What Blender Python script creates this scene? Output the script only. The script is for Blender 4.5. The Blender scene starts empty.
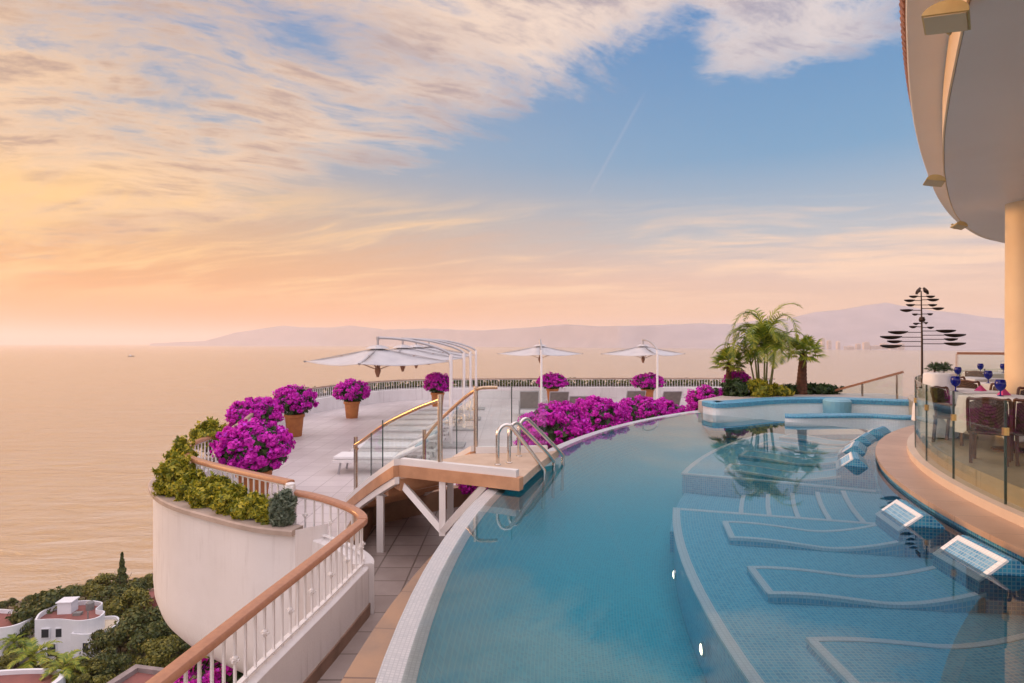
import bpy, bmesh, math, random
import numpy as np
from math import sin, cos, pi, radians, sqrt, atan2
from mathutils import Vector, Matrix
from mathutils.geometry import tessellate_polygon

scene = bpy.context.scene
COL = scene.collection
random.seed(7)
rng = np.random.default_rng(7)

# ------------------------------------------------------------------ camera
CAM_Z, F, PX0, PY0 = 1.9, 600.0, 512.0, 343.0
cam_d = bpy.data.cameras.new("camera")
cam = bpy.data.objects.new("camera", cam_d)
COL.objects.link(cam)
cam.location = (0, 0, CAM_Z)
cam.rotation_euler = (radians(90), 0, 0)
cam_d.sensor_width = 36.0
cam_d.lens = F / 1024.0 * 36.0
cam_d.shift_y = 1.5 / 1024.0
cam_d.clip_start = 0.05
cam_d.clip_end = 120000
scene.camera = cam

# ------------------------------------------------------------------ exposure
scene.view_settings.view_transform = 'Standard'
scene.view_settings.look = 'None'
scene.view_settings.gamma = 1
scene.view_settings.exposure = 0.75
scene.render.engine = 'CYCLES'
scene.cycles.use_denoising = True
scene.cycles.max_bounces = 10
scene.cycles.transparent_max_bounces = 24
scene.cycles.volume_bounces = 3
scene.cycles.sample_clamp_indirect = 6.0

# ------------------------------------------------------------------ world
SUN_AZ, SUN_EL = -68.0, 8.0          # degrees left of the view direction, above the horizon
world = bpy.data.worlds.new("World")
scene.world = world
world.use_nodes = True


class G:
    """small node-graph helper"""
    def __init__(self, nt):
        self.nt = nt

    def n(self, typ, **kw):
        nd = self.nt.nodes.new(typ)
        for k, v in kw.items():
            setattr(nd, k, v)
        return nd

    def put(self, sock, v):
        if hasattr(v, 'is_linked') or isinstance(v, bpy.types.NodeSocket):
            self.nt.links.new(v, sock)
        elif v is not None:
            if isinstance(v, (tuple, list)) and len(v) == 3 and sock.type == 'RGBA':
                v = (*v, 1)
            sock.default_value = v

    def m(self, op, a, b=None, c=None, clamp=False):
        nd = self.n('ShaderNodeMath', operation=op, use_clamp=clamp)
        self.put(nd.inputs[0], a)
        if b is not None: self.put(nd.inputs[1], b)
        if c is not None: self.put(nd.inputs[2], c)
        return nd.outputs[0]

    def mix(self, f, a, b, mode='MIX'):
        nd = self.n('ShaderNodeMixRGB', blend_type=mode)
        self.put(nd.inputs[0], f); self.put(nd.inputs[1], a); self.put(nd.inputs[2], b)
        return nd.outputs[0]

    def ramp(self, f, stops, interp='LINEAR'):
        nd = self.n('ShaderNodeValToRGB')
        cr = nd.color_ramp
        cr.interpolation = interp
        while len(cr.elements) < len(stops):
            cr.elements.new(0.5)
        for e, (p, c) in zip(cr.elements, stops):
            e.position = p
            e.color = (*c, 1) if len(c) == 3 else c
        self.put(nd.inputs[0], f)
        return nd.outputs[0]

    def smooth(self, x, lo, hi):
        nd = self.n('ShaderNodeMapRange', interpolation_type='SMOOTHSTEP')
        self.put(nd.inputs[0], x)
        nd.inputs[1].default_value = lo; nd.inputs[2].default_value = hi
        return nd.outputs[0]

    def noise(self, vec, scale, detail=4, rough=.5, dist=0.0):
        nd = self.n('ShaderNodeTexNoise')
        if vec is not None: self.put(nd.inputs['Vector'], vec)
        nd.inputs['Scale'].default_value = scale
        nd.inputs['Detail'].default_value = detail
        nd.inputs['Roughness'].default_value = rough
        nd.inputs['Distortion'].default_value = dist
        return nd.outputs['Fac']

    def xyz(self, x, y, z):
        nd = self.n('ShaderNodeCombineXYZ')
        self.put(nd.inputs[0], x); self.put(nd.inputs[1], y); self.put(nd.inputs[2], z)
        return nd.outputs[0]


def s2l(r, g, b):
    f = lambda c: (c / 255 / 12.92) if c <= 10 else (((c / 255) + .055) / 1.055) ** 2.4
    return (f(r), f(g), f(b))


def build_world():
    nt = world.node_tree
    nt.nodes.clear()
    g = G(nt)
    out = g.n('ShaderNodeOutputWorld')
    tc = g.n('ShaderNodeTexCoord')
    nrm = g.n('ShaderNodeVectorMath', operation='NORMALIZE')
    nt.links.new(tc.outputs['Generated'], nrm.inputs[0])
    sep = g.n('ShaderNodeSeparateXYZ')
    nt.links.new(nrm.outputs[0], sep.inputs[0])
    x, y, z = sep.outputs
    zc = g.m('MAXIMUM', z, 0.0)
    # Nishita daylight with the low sun to the left
    sky = g.n('ShaderNodeTexSky', sky_type='NISHITA')
    sky.sun_disc = False
    sky.sun_elevation = radians(SUN_EL)
    sky.sun_rotation = radians(SUN_AZ)
    sky.altitude = 50; sky.air_density = 1.0; sky.dust_density = 2.0; sky.ozone_density = 1.5
    nishita = g.mix(1.0, sky.outputs[0], (.045, .045, .045), 'MULTIPLY')
    horiz = g.m('SQRT', g.m('ADD', g.m('MULTIPLY', x, x), g.m('MULTIPLY', y, y)))
    saz = g.m('DIVIDE', x, g.m('MAXIMUM', horiz, .001))          # sine of the azimuth
    warm = g.smooth(saz, .55, -.75)
    left = g.ramp(zc, [(0, s2l(255, 142, 44)), (.045, s2l(255, 156, 58)), (.12, s2l(240, 170, 98)), (.2, s2l(208, 176, 144)),
                       (.3, s2l(160, 174, 190)), (.5, s2l(104, 148, 198)), (1, s2l(110, 140, 190))])
    right = g.ramp(zc, [(0, s2l(232, 182, 156)), (.05, s2l(244, 196, 158)), (.1, s2l(232, 198, 182)), (.165, s2l(176, 192, 205)),
                        (.28, s2l(104, 164, 206)), (.48, s2l(72, 140, 198)), (1, s2l(90, 125, 185))])
    base = g.mix(warm, right, left)
    base = g.mix(.14, base, nishita)
    # high cloud sheets, laid out on a plane far above the place
    inv = g.m('DIVIDE', 1.0, g.m('ADD', zc, .10))
    px = g.m('MULTIPLY', x, inv); py = g.m('MULTIPLY', y, inv)
    # long warped fibres, combed roughly along the view's left-right direction
    wv = g.xyz(g.m('MULTIPLY', px, .55), g.m('MULTIPLY', py, .55), 1.7)
    wn = g.n('ShaderNodeTexNoise'); g.put(wn.inputs['Vector'], wv); wn.inputs['Scale'].default_value = 1.1; wn.inputs['Detail'].default_value = 3
    wsep = g.n('ShaderNodeSeparateColor'); g.put(wsep.inputs[0], wn.outputs['Color'])
    qx = g.m('ADD', px, g.m('MULTIPLY_ADD', wsep.outputs[0], .7, -.35)); qy = g.m('ADD', py, g.m('MULTIPLY_ADD', wsep.outputs[1], .7, -.35))
    v1 = g.xyz(g.m('ADD', g.m('MULTIPLY', qx, .75), g.m('MULTIPLY', qy, .18)), g.m('ADD', g.m('MULTIPLY', qy, 1.05), g.m('MULTIPLY', qx, -.34)), 3.3)
    n1 = g.noise(v1, 1.15, 10, .60, .2)
    n2 = g.noise(v1, 3.6, 10, .66, .15)
    v4 = g.xyz(g.m('ADD', g.m('MULTIPLY', qx, .8), g.m('MULTIPLY', qy, .3)), g.m('ADD', g.m('MULTIPLY', qy, 2.3), g.m('MULTIPLY', qx, -.8)), 5.7)
    n4 = g.noise(v4, 3.4, 10, .70, .15)
    bound = g.m('SUBTRACT', z, g.m('MULTIPLY_ADD', saz, .40, .345))
    bias = g.smooth(bound, -.12, .12)
    dens = g.m('ADD', g.m('ADD', g.m('MULTIPLY_ADD', n1, 2.0, -1.0), g.m('MULTIPLY_ADD', n2, 1.5, -.75)), g.m('MULTIPLY_ADD', n4, 1.5, -.75))
    sheet = g.smooth(g.m('ADD', dens, g.m('MULTIPLY_ADD', bias, 1.25, -.72)), -.10, .62)
    # torn patch high on the right
    bx = g.m('MULTIPLY', g.smooth(saz, .20, .34), g.smooth(z, .33, .41))
    patch = g.smooth(g.m('ADD', dens, g.m('MULTIPLY_ADD', bx, 1.05, -.82)), -.10, .55)
    # low streaks
    v3 = g.xyz(g.m('ADD', g.m('MULTIPLY', qx, .30), g.m('MULTIPLY', qy, .07)), g.m('ADD', g.m('MULTIPLY', qy, .85), g.m('MULTIPLY', qx, .24)), 8.1)
    n3 = g.noise(v3, 1.25, 10, .60, .4)
    n3b = g.noise(v3, 4.5, 8, .62, .4)
    band = g.m('MULTIPLY', g.smooth(z, .035, .11), g.smooth(g.m('SUBTRACT', z, g.m('MULTIPLY', warm, .04)), .235, .15))
    nn = g.m('ADD', g.m('MULTIPLY', n3, .62), g.m('MULTIPLY', n3b, .38))
    streak = g.m('MULTIPLY', g.smooth(g.m('ADD', nn, g.m('MULTIPLY', warm, .03)), .46, .62), band)
    # colours of the cloud: sunlit cream, mauve where thick
    thick = g.smooth(g.m('ADD', g.m('MULTIPLY', n2, .50), g.m('MULTIPLY', n4, .55)), .47, .66)
    lit = g.mix(warm, s2l(242, 222, 210), s2l(244, 204, 164))
    shade = g.mix(warm, s2l(168, 160, 172), s2l(180, 150, 134))
    ccol = g.mix(thick, lit, shade)
    c = g.mix(g.m('MULTIPLY', sheet, .92), base, ccol)
    c = g.mix(g.m('MULTIPLY', patch, .75), c, ccol)
    scol = g.mix(warm, s2l(250, 212, 180), s2l(255, 204, 132))
    sdark = g.mix(warm, s2l(206, 178, 168), s2l(222, 158, 92))
    c = g.mix(g.m('MULTIPLY', g.m('MULTIPLY', g.smooth(nn, .50, .36), band), .45), c, sdark)
    c = g.mix(g.m('MULTIPLY', streak, .85), c, scol)
    # faint vapour trail
    def dirv(pxx, pyy):
        return Vector(((pxx - PX0) / F, 1.0, (PY0 - pyy) / F)).normalized()
    a, b = dirv(645, 92), dirv(588, 196)
    nn_ = a.cross(b).normalized(); mid = ((a + b) / 2).normalized(); along = (a - b).normalized()
    dt = g.n('ShaderNodeVectorMath', operation='DOT_PRODUCT'); nt.links.new(nrm.outputs[0], dt.inputs[0]); dt.inputs[1].default_value = nn_
    al = g.n('ShaderNodeVectorMath', operation='DOT_PRODUCT'); nt.links.new(nrm.outputs[0], al.inputs[0]); al.inputs[1].default_value = along
    half = (a - b).length / 2
    off = mid.dot(along)
    w = g.smooth(g.m('ABSOLUTE', dt.outputs['Value']), .0042, .0006)
    rr = g.smooth(g.m('ABSOLUTE', g.m('SUBTRACT', al.outputs['Value'], off)), half * 1.1, half * .7)
    front = g.m('GREATER_THAN', y, 0.0)
    c = g.mix(g.m('MULTIPLY', g.m('MULTIPLY', w, rr), g.m('MULTIPLY', front, .085)), c, s2l(240, 214, 214))
    # unseen pale cloud overhead and behind, added and brightened to fill camera-facing surfaces
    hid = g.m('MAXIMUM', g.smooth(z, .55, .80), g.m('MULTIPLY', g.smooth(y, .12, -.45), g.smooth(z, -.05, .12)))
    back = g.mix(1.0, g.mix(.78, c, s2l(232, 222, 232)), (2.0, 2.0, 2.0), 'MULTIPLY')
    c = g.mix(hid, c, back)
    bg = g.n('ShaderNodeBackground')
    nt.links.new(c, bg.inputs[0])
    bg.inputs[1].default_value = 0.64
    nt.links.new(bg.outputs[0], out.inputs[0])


build_world()

sun_d = bpy.data.lights.new("sun", 'SUN')
sun = bpy.data.objects.new("sun", sun_d)
COL.objects.link(sun)
sun_d.energy = 1.3
sun_d.angle = radians(14)
sun_d.color = (1.0, .52, .20)
sd = Vector((sin(radians(SUN_AZ)) * cos(radians(SUN_EL)), cos(radians(SUN_AZ)) * cos(radians(SUN_EL)), sin(radians(SUN_EL))))
sun.rotation_euler = sd.to_track_quat('Z', 'Y').to_euler()

# ------------------------------------------------------------------ layout helpers
def P(px, py, z):
    """world point at height z seen at a pixel of the survey photograph"""
    h = CAM_Z - z
    Y = F * h / (py - PY0)
    return Vector(((px - PX0) / F * Y, Y, z))

def D(px, py, Y):
    return Vector(((px - PX0) / F * Y, Y, CAM_Z - (py - PY0) / F * Y))

CX, CY = 16.35, 3.85
def pol(R, t, z=0.0):
    t = radians(t)
    return Vector((CX - R * cos(t), CY + R * sin(t), z))

Z_UP, Z_LOW, Z_SEA, Z_REST = -0.85, -1.2, -50.0, 0.40

# ------------------------------------------------------------------ materials
MATS = {}
def new_mat(name):
    m = bpy.data.materials.new(name); m.use_nodes = True
    nt = m.node_tree; nt.nodes.clear()
    g = G(nt)
    out = g.n('ShaderNodeOutputMaterial')
    return m, g, out

def mat(name, col, rough=.55, col2=None, ns=3.0, detail=5, bump=0.0, bs=40.0, metallic=0.0, spec=.5, island=None, trans=0.0, coat=0):
    if name in MATS: return MATS[name]
    m, g, out = new_mat(name)
    b = g.n('ShaderNodeBsdfPrincipled')
    tc = g.n('ShaderNodeTexCoord')
    c = None
    if col2 is not None:
        c = g.mix(g.smooth(g.noise(tc.outputs['Object'], ns, detail, .6), .3, .7), col, col2)
    if island is not None:
        geo = g.n('ShaderNodeNewGeometry')
        c2 = g.ramp(geo.outputs['Random Per Island'], island)
        c = c2 if c is None else g.mix(.35, c2, c)
    if c is None:
        b.inputs['Base Color'].default_value = (*col, 1)
    else:
        g.put(b.inputs['Base Color'], c)
    b.inputs['Roughness'].default_value = rough
    b.inputs['Metallic'].default_value = metallic
    b.inputs['Specular IOR Level'].default_value = spec
    if coat: b.inputs['Coat Weight'].default_value = coat
    if bump:
        bn = g.n('ShaderNodeBump'); bn.inputs['Strength'].default_value = bump; bn.inputs['Distance'].default_value = .02
        g.put(bn.inputs['Height'], g.noise(tc.outputs['Object'], bs, 4, .6))
        g.put(b.inputs['Normal'], bn.outputs[0])
    sh = b.outputs[0]
    if trans:
        tr = g.n('ShaderNodeBsdfTranslucent')
        if c is not None: g.put(tr.inputs[0], c)
        else: tr.inputs[0].default_value = (*col, 1)
        mx = g.n('ShaderNodeMixShader'); mx.inputs[0].default_value = trans
        g.put(mx.inputs[1], sh); g.put(mx.inputs[2], tr.outputs[0]); sh = mx.outputs[0]
    g.put(out.inputs[0], sh)
    MATS[name] = m
    return m

def brick_mat(name, c1, c2, mortar, w, h, ms, coord='UV', rough=.4, offset=0.0, stain=None, spec=.5, bump=.0, bias=0.0):
    if name in MATS: return MATS[name]
    m, g, out = new_mat(name)
    b = g.n('ShaderNodeBsdfPrincipled')
    tc = g.n('ShaderNodeTexCoord')
    br = g.n('ShaderNodeTexBrick'); br.offset = offset; br.squash = 1
    g.put(br.inputs['Vector'], tc.outputs[coord])
    for k, v in (('Color1', c1), ('Color2', c2), ('Mortar', mortar)): br.inputs[k].default_value = (*v, 1)
    br.inputs['Scale'].default_value = 1.0
    br.inputs['Mortar Size'].default_value = ms
    br.inputs['Mortar Smooth'].default_value = .1
    br.inputs['Bias'].default_value = bias
    br.inputs['Brick Width'].default_value = w
    br.inputs['Row Height'].default_value = h
    c = br.outputs['Color']
    if stain:
        c = g.mix(g.m('MULTIPLY', g.smooth(g.noise(tc.outputs['Object'], stain[0], 6, .62), .38, .72), stain[1]), c, stain[2])
    g.put(b.inputs['Base Color'], c)
    b.inputs['Roughness'].default_value = rough
    b.inputs['Specular IOR Level'].default_value = spec
    if bump:
        bn = g.n('ShaderNodeBump'); bn.inputs['Strength'].default_value = bump; bn.inputs['Distance'].default_value = .004
        bn.invert = True
        g.put(bn.inputs['Height'], br.outputs['Fac']); g.put(b.inputs['Normal'], bn.outputs[0])
    g.put(out.inputs[0], b.outputs[0])
    MATS[name] = m
    return m

def glass_mat(name, tint, ior=1.45, rough=0.0):
    if name in MATS: return MATS[name]
    m, g, out = new_mat(name)
    tr = g.n('ShaderNodeBsdfTransparent'); tr.inputs[0].default_value = (*tint, 1)
    gl = g.n('ShaderNodeBsdfGlossy'); gl.inputs['Roughness'].default_value = rough
    geo = g.n('ShaderNodeNewGeometry')
    fr = g.n('ShaderNodeFresnel')                      # same reflectance on both faces of the sheet
    g.put(fr.inputs[0], g.m('MULTIPLY_ADD', geo.outputs['Backfacing'], 1 / ior - ior, ior))
    mx = g.n('ShaderNodeMixShader')
    g.put(mx.inputs[0], fr.outputs[0]); g.put(mx.inputs[1], tr.outputs[0]); g.put(mx.inputs[2], gl.outputs[0])
    g.put(out.inputs[0], mx.outputs[0])
    MATS[name] = m
    return m

def water_mat(name, tint, bump=.03, scale=3.0, ior=1.33):
    m, g, out = new_mat(name)
    tc = g.n('ShaderNodeTexCoord')
    tr = g.n('ShaderNodeBsdfTransparent'); tr.inputs[0].default_value = (*tint, 1)
    gl = g.n('ShaderNodeBsdfGlossy'); gl.inputs['Roughness'].default_value = .012
    bn = g.n('ShaderNodeBump'); bn.inputs['Strength'].default_value = bump; bn.inputs['Distance'].default_value = .05
    g.put(bn.inputs['Height'], g.noise(tc.outputs['Object'], scale, 3, .5))
    fr = g.n('ShaderNodeFresnel'); fr.inputs[0].default_value = ior
    g.put(gl.inputs['Normal'], bn.outputs[0]); g.put(fr.inputs['Normal'], bn.outputs[0])
    mx = g.n('ShaderNodeMixShader')
    g.put(mx.inputs[0], fr.outputs[0]); g.put(mx.inputs[1], tr.outputs[0]); g.put(mx.inputs[2], gl.outputs[0])
    g.put(out.inputs[0], mx.outputs[0])
    MATS[name] = m
    return m

def sea_mat():
    m, g, out = new_mat('sea_water')
    tc = g.n('ShaderNodeTexCoord')
    b = g.n('ShaderNodeBsdfPrincipled')
    b.inputs['Base Color'].default_value = (.43, .28, .135, 1)
    b.inputs['Roughness'].default_value = .16
    b.inputs['IOR'].default_value = 3.1
    mp = g.n('ShaderNodeMapping'); mp.inputs['Rotation'].default_value = (0, 0, radians(24)); mp.inputs['Scale'].default_value = (.35, 1, 1)
    g.put(mp.inputs['Vector'], tc.outputs['Object'])
    h = g.m('ADD', g.noise(mp.outputs[0], .16, 6, .66, .5), g.m('MULTIPLY', g.noise(mp.outputs[0], .022, 4, .6), 3.0))
    bn = g.n('ShaderNodeBump'); bn.inputs['Strength'].default_value = .9; bn.inputs['Distance'].default_value = 2.6
    g.put(bn.inputs['Height'], h); g.put(b.inputs['Normal'], bn.outputs[0])
    g.put(out.inputs[0], b.outputs[0])
    MATS['sea'] = m
    return m

WHITE = mat('white_paint', (.78, .75, .73), .5, (.70, .67, .65), 1.3, bump=.05, bs=60)
STUCCO = mat('white_stucco', (.76, .73, .72), .75, (.68, .645, .63), .8, 7, bump=.12, bs=45)
def add_streaks(m, col, amt):
    """rain streaks: long thin vertical stains"""
    nt = m.node_tree; g = G(nt); b = [n for n in nt.nodes if n.type == 'BSDF_PRINCIPLED'][0]
    tc = g.n('ShaderNodeTexCoord'); mp = g.n('ShaderNodeMapping'); mp.inputs['Scale'].default_value = (5, 5, .35); g.put(mp.inputs['Vector'], tc.outputs['Object'])
    src_ = b.inputs['Base Color'].links[0].from_socket
    f = g.m('MULTIPLY', g.m('MULTIPLY', g.smooth(g.noise(mp.outputs[0], 2.2, 6, .65), .50, .74), g.smooth(g.noise(tc.outputs['Object'], .9, 3), .35, .65)), amt)
    g.put(b.inputs['Base Color'], g.mix(f, src_, col))
add_streaks(STUCCO, (.40, .35, .33), .6)
METALW = mat('white_metal', (.80, .77, .75), .35)
WOOD = mat('handrail_wood', (.45, .205, .11), .38, (.375, .165, .09), 22, 8, bump=.08, bs=60, coat=.3)
STEEL = mat('brushed_steel', (.62, .56, .50), .22, metallic=1.0)
CHROME = mat('polished_steel', (.72, .68, .64), .12, metallic=1.0)
GREYMETAL = mat('grey_metal', (.42, .41, .42), .35, metallic=.5)
ORANGE_STONE = mat('orange_stone', (.58, .31, .17), .5, (.42, .21, .11), 2.5, 8, bump=.1, bs=30)
SANDSTONE = brick_mat('sandstone_coping', (.60, .40, .27), (.52, .33, .22), (.36, .23, .15), .6, 10, .006, 'UV', .4, 0, (2.5, .6, (.45, .27, .17)))
LEDGE = brick_mat('ledge_stone', (.40, .25, .155), (.34, .21, .135), (.18, .11, .08), .8, 10, .012, 'UV', .5, 0, (1.6, .85, (.26, .185, .14)))
BASEB = mat('brown_skirting', (.28, .17, .12), .6, (.2, .12, .08), 5)
FLOOR_UP = brick_mat('terrace_tile', (.64, .58, .57), (.58, .52, .51), (.38, .33, .32), .46, .46, .008, 'Object', .42, 0, (.8, .65, (.46, .40, .39)), bump=.3)
FLOOR_LOW = brick_mat('walkway_tile', (.42, .35, .32), (.36, .30, .27), (.15, .12, .10), .46, .46, .012, 'Object', .42, 0, (1.0, .6, (.22, .17, .15)), bump=.3)
REST_FLOOR = brick_mat('restaurant_tile', (.52, .40, .26), (.47, .36, .23), (.35, .26, .16), .5, .5, .006, 'Object', .3, 0, (2, .4, (.42, .30, .18)))
MOSAIC_DEEP = brick_mat('mosaic_deep', (.015, .42, .54), (.035, .55, .66), (.12, .56, .62), .03, .03, .0035, 'UV', .35)
MOSAIC_SHELF = brick_mat('mosaic_shelf', (.06, .46, .66), (.16, .64, .80), (.36, .70, .78), .034, .034, .0035, 'UV', .35)
MOSAIC_BLUE = brick_mat('mosaic_blue', (.012, .16, .36), (.05, .37, .55), (.22, .44, .54), .034, .034, .004, 'UV', .4, spec=.35)
MOSAIC_LIGHT = brick_mat('mosaic_light', (.09, .32, .55), (.24, .50, .68), (.42, .56, .64), .034, .034, .004, 'UV', .55, spec=.25)
MOSAIC_WHITE = brick_mat('mosaic_white', (.62, .61, .60), (.52, .52, .52), (.46, .46, .46), .026, .026, .003, 'UV', .3, 0, (3, .3, (.62, .60, .58)))
TRIM_WHITE = brick_mat('mosaic_trim', (.95, .95, .94), (.88, .89, .89), (.76, .78, .78), .034, .034, .004, 'UV', .3)
GLASS = glass_mat('clear_glass', (.94, .975, .96))
GLASS_DK = glass_mat('edge_glass', (.90, .93, .90), 1.22)
TERRACOTTA = mat('terracotta', (.50, .19, .055), .7, (.40, .14, .045), 6, 6, bump=.06)
SOIL = mat('soil', (.05, .035, .025), .9)
FABRIC_W = mat('white_canvas', (.70, .68, .68), .8, (.62, .60, .61), 2, bump=.06, bs=120, trans=.25)
CUSHION = mat('white_cushion', (.78, .76, .75), .85, (.70, .68, .68), 4, bump=.1, bs=90)
MESHFAB = mat('grey_mesh_fabric', (.24, .21, .19), .7, (.19, .17, .155), 8, bump=.15, bs=200)
DKWOOD = mat('dark_wood', (.13, .045, .022), .35, (.09, .03, .016), 8, bump=.08)
WICKER = brick_mat('wicker', (.13, .075, .055), (.09, .05, .04), (.04, .02, .015), .03, .012, .002, 'Object', .6, .5)
CLOTH = mat('white_tablecloth', (.82, .80, .79), .8, (.75, .73, .72), 3)
COBALT = mat('cobalt_glass', (.004, .010, .20), .12, spec=.45)
BRONZE = mat('dark_bronze', (.035, .022, .02), .42, (.06, .035, .025), 8, metallic=.6)
LAMPY = mat('cream_enamel', (.62, .47, .20), .45, (.55, .40, .17), 5)
SOFFIT = mat('soffit_plaster', (.88, .81, .78), .38, (.83, .76, .73), .5, 3)
SOFFIT_OUT = mat('eave_plaster', (.86, .78, .70), .55, (.82, .74, .66), .6)
CREAM = mat('cream_plaster', (.88, .68, .44), .55, (.82, .61, .39), 1.2, bump=.04)
ROOFTILE = mat('roof_tile', (.36, .15, .08), .7, (.24, .10, .06), 9, bump=.1)
BARK = mat('bark', (.12, .075, .045), .9, (.075, .048, .03), 9, bump=.5, bs=25)
MAG_IS = [(0, (.38, .004, .29)), (.3, (.60, .008, .46)), (.65, (.80, .018, .62)), (.88, (.90, .05, .70)), (1, (.62, .05, .78))]
MAGENTA = mat('bougainvillea_bract', (.6, .02, .45), .6, island=MAG_IS, trans=.3)
LEAF_D = mat('leaf_dark', (.05, .1, .02), .55, island=[(0, (.02, .045, .014)), (.5, (.04, .08, .02)), (1, (.07, .12, .025))], trans=.2)
LEAF_Y = mat('leaf_yellow_green', (.2, .2, .03), .5, island=[(0, (.09, .12, .014)), (.35, (.24, .27, .022)), (.7, (.48, .44, .035)), (1, (.70, .58, .06))], trans=.4)
LEAF_S = mat('leaf_silver', (.2, .24, .18), .5, island=[(0, (.10, .14, .09)), (1, (.24, .28, .20))], trans=.2)
LEAF_P = mat('palm_leaf', (.13, .16, .02), .45, island=[(0, (.07, .14, .015)), (.5, (.24, .31, .025)), (1, (.48, .45, .05))], trans=.3)
LEAF_T = mat('tree_leaf', (.06, .08, .02), .6, island=[(0, (.030, .048, .012)), (.5, (.075, .10, .02)), (1, (.17, .16, .03))], trans=.2)
LEAF_T2 = mat('tree_leaf_olive', (.1, .1, .02), .6, island=[(0, (.06, .07, .012)), (.5, (.15, .15, .02)), (1, (.30, .25, .035))], trans=.2)
HOUSEW = mat('house_white', (.76, .76, .78), .7, (.66, .66, .69), .3, bump=.05)
HOUSER = mat('house_red_roof', (.28, .10, .08), .85, (.20, .075, .065), .6, bump=.1)
HOUSED = mat('house_maroon', (.16, .03, .025), .7, (.12, .025, .02), .6)
STONEW = mat('house_stone', (.36, .24, .18), .85, (.24, .16, .12), .8)
WINDOW = mat('window_dark', (.03, .035, .045), .1, spec=.8)

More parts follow.
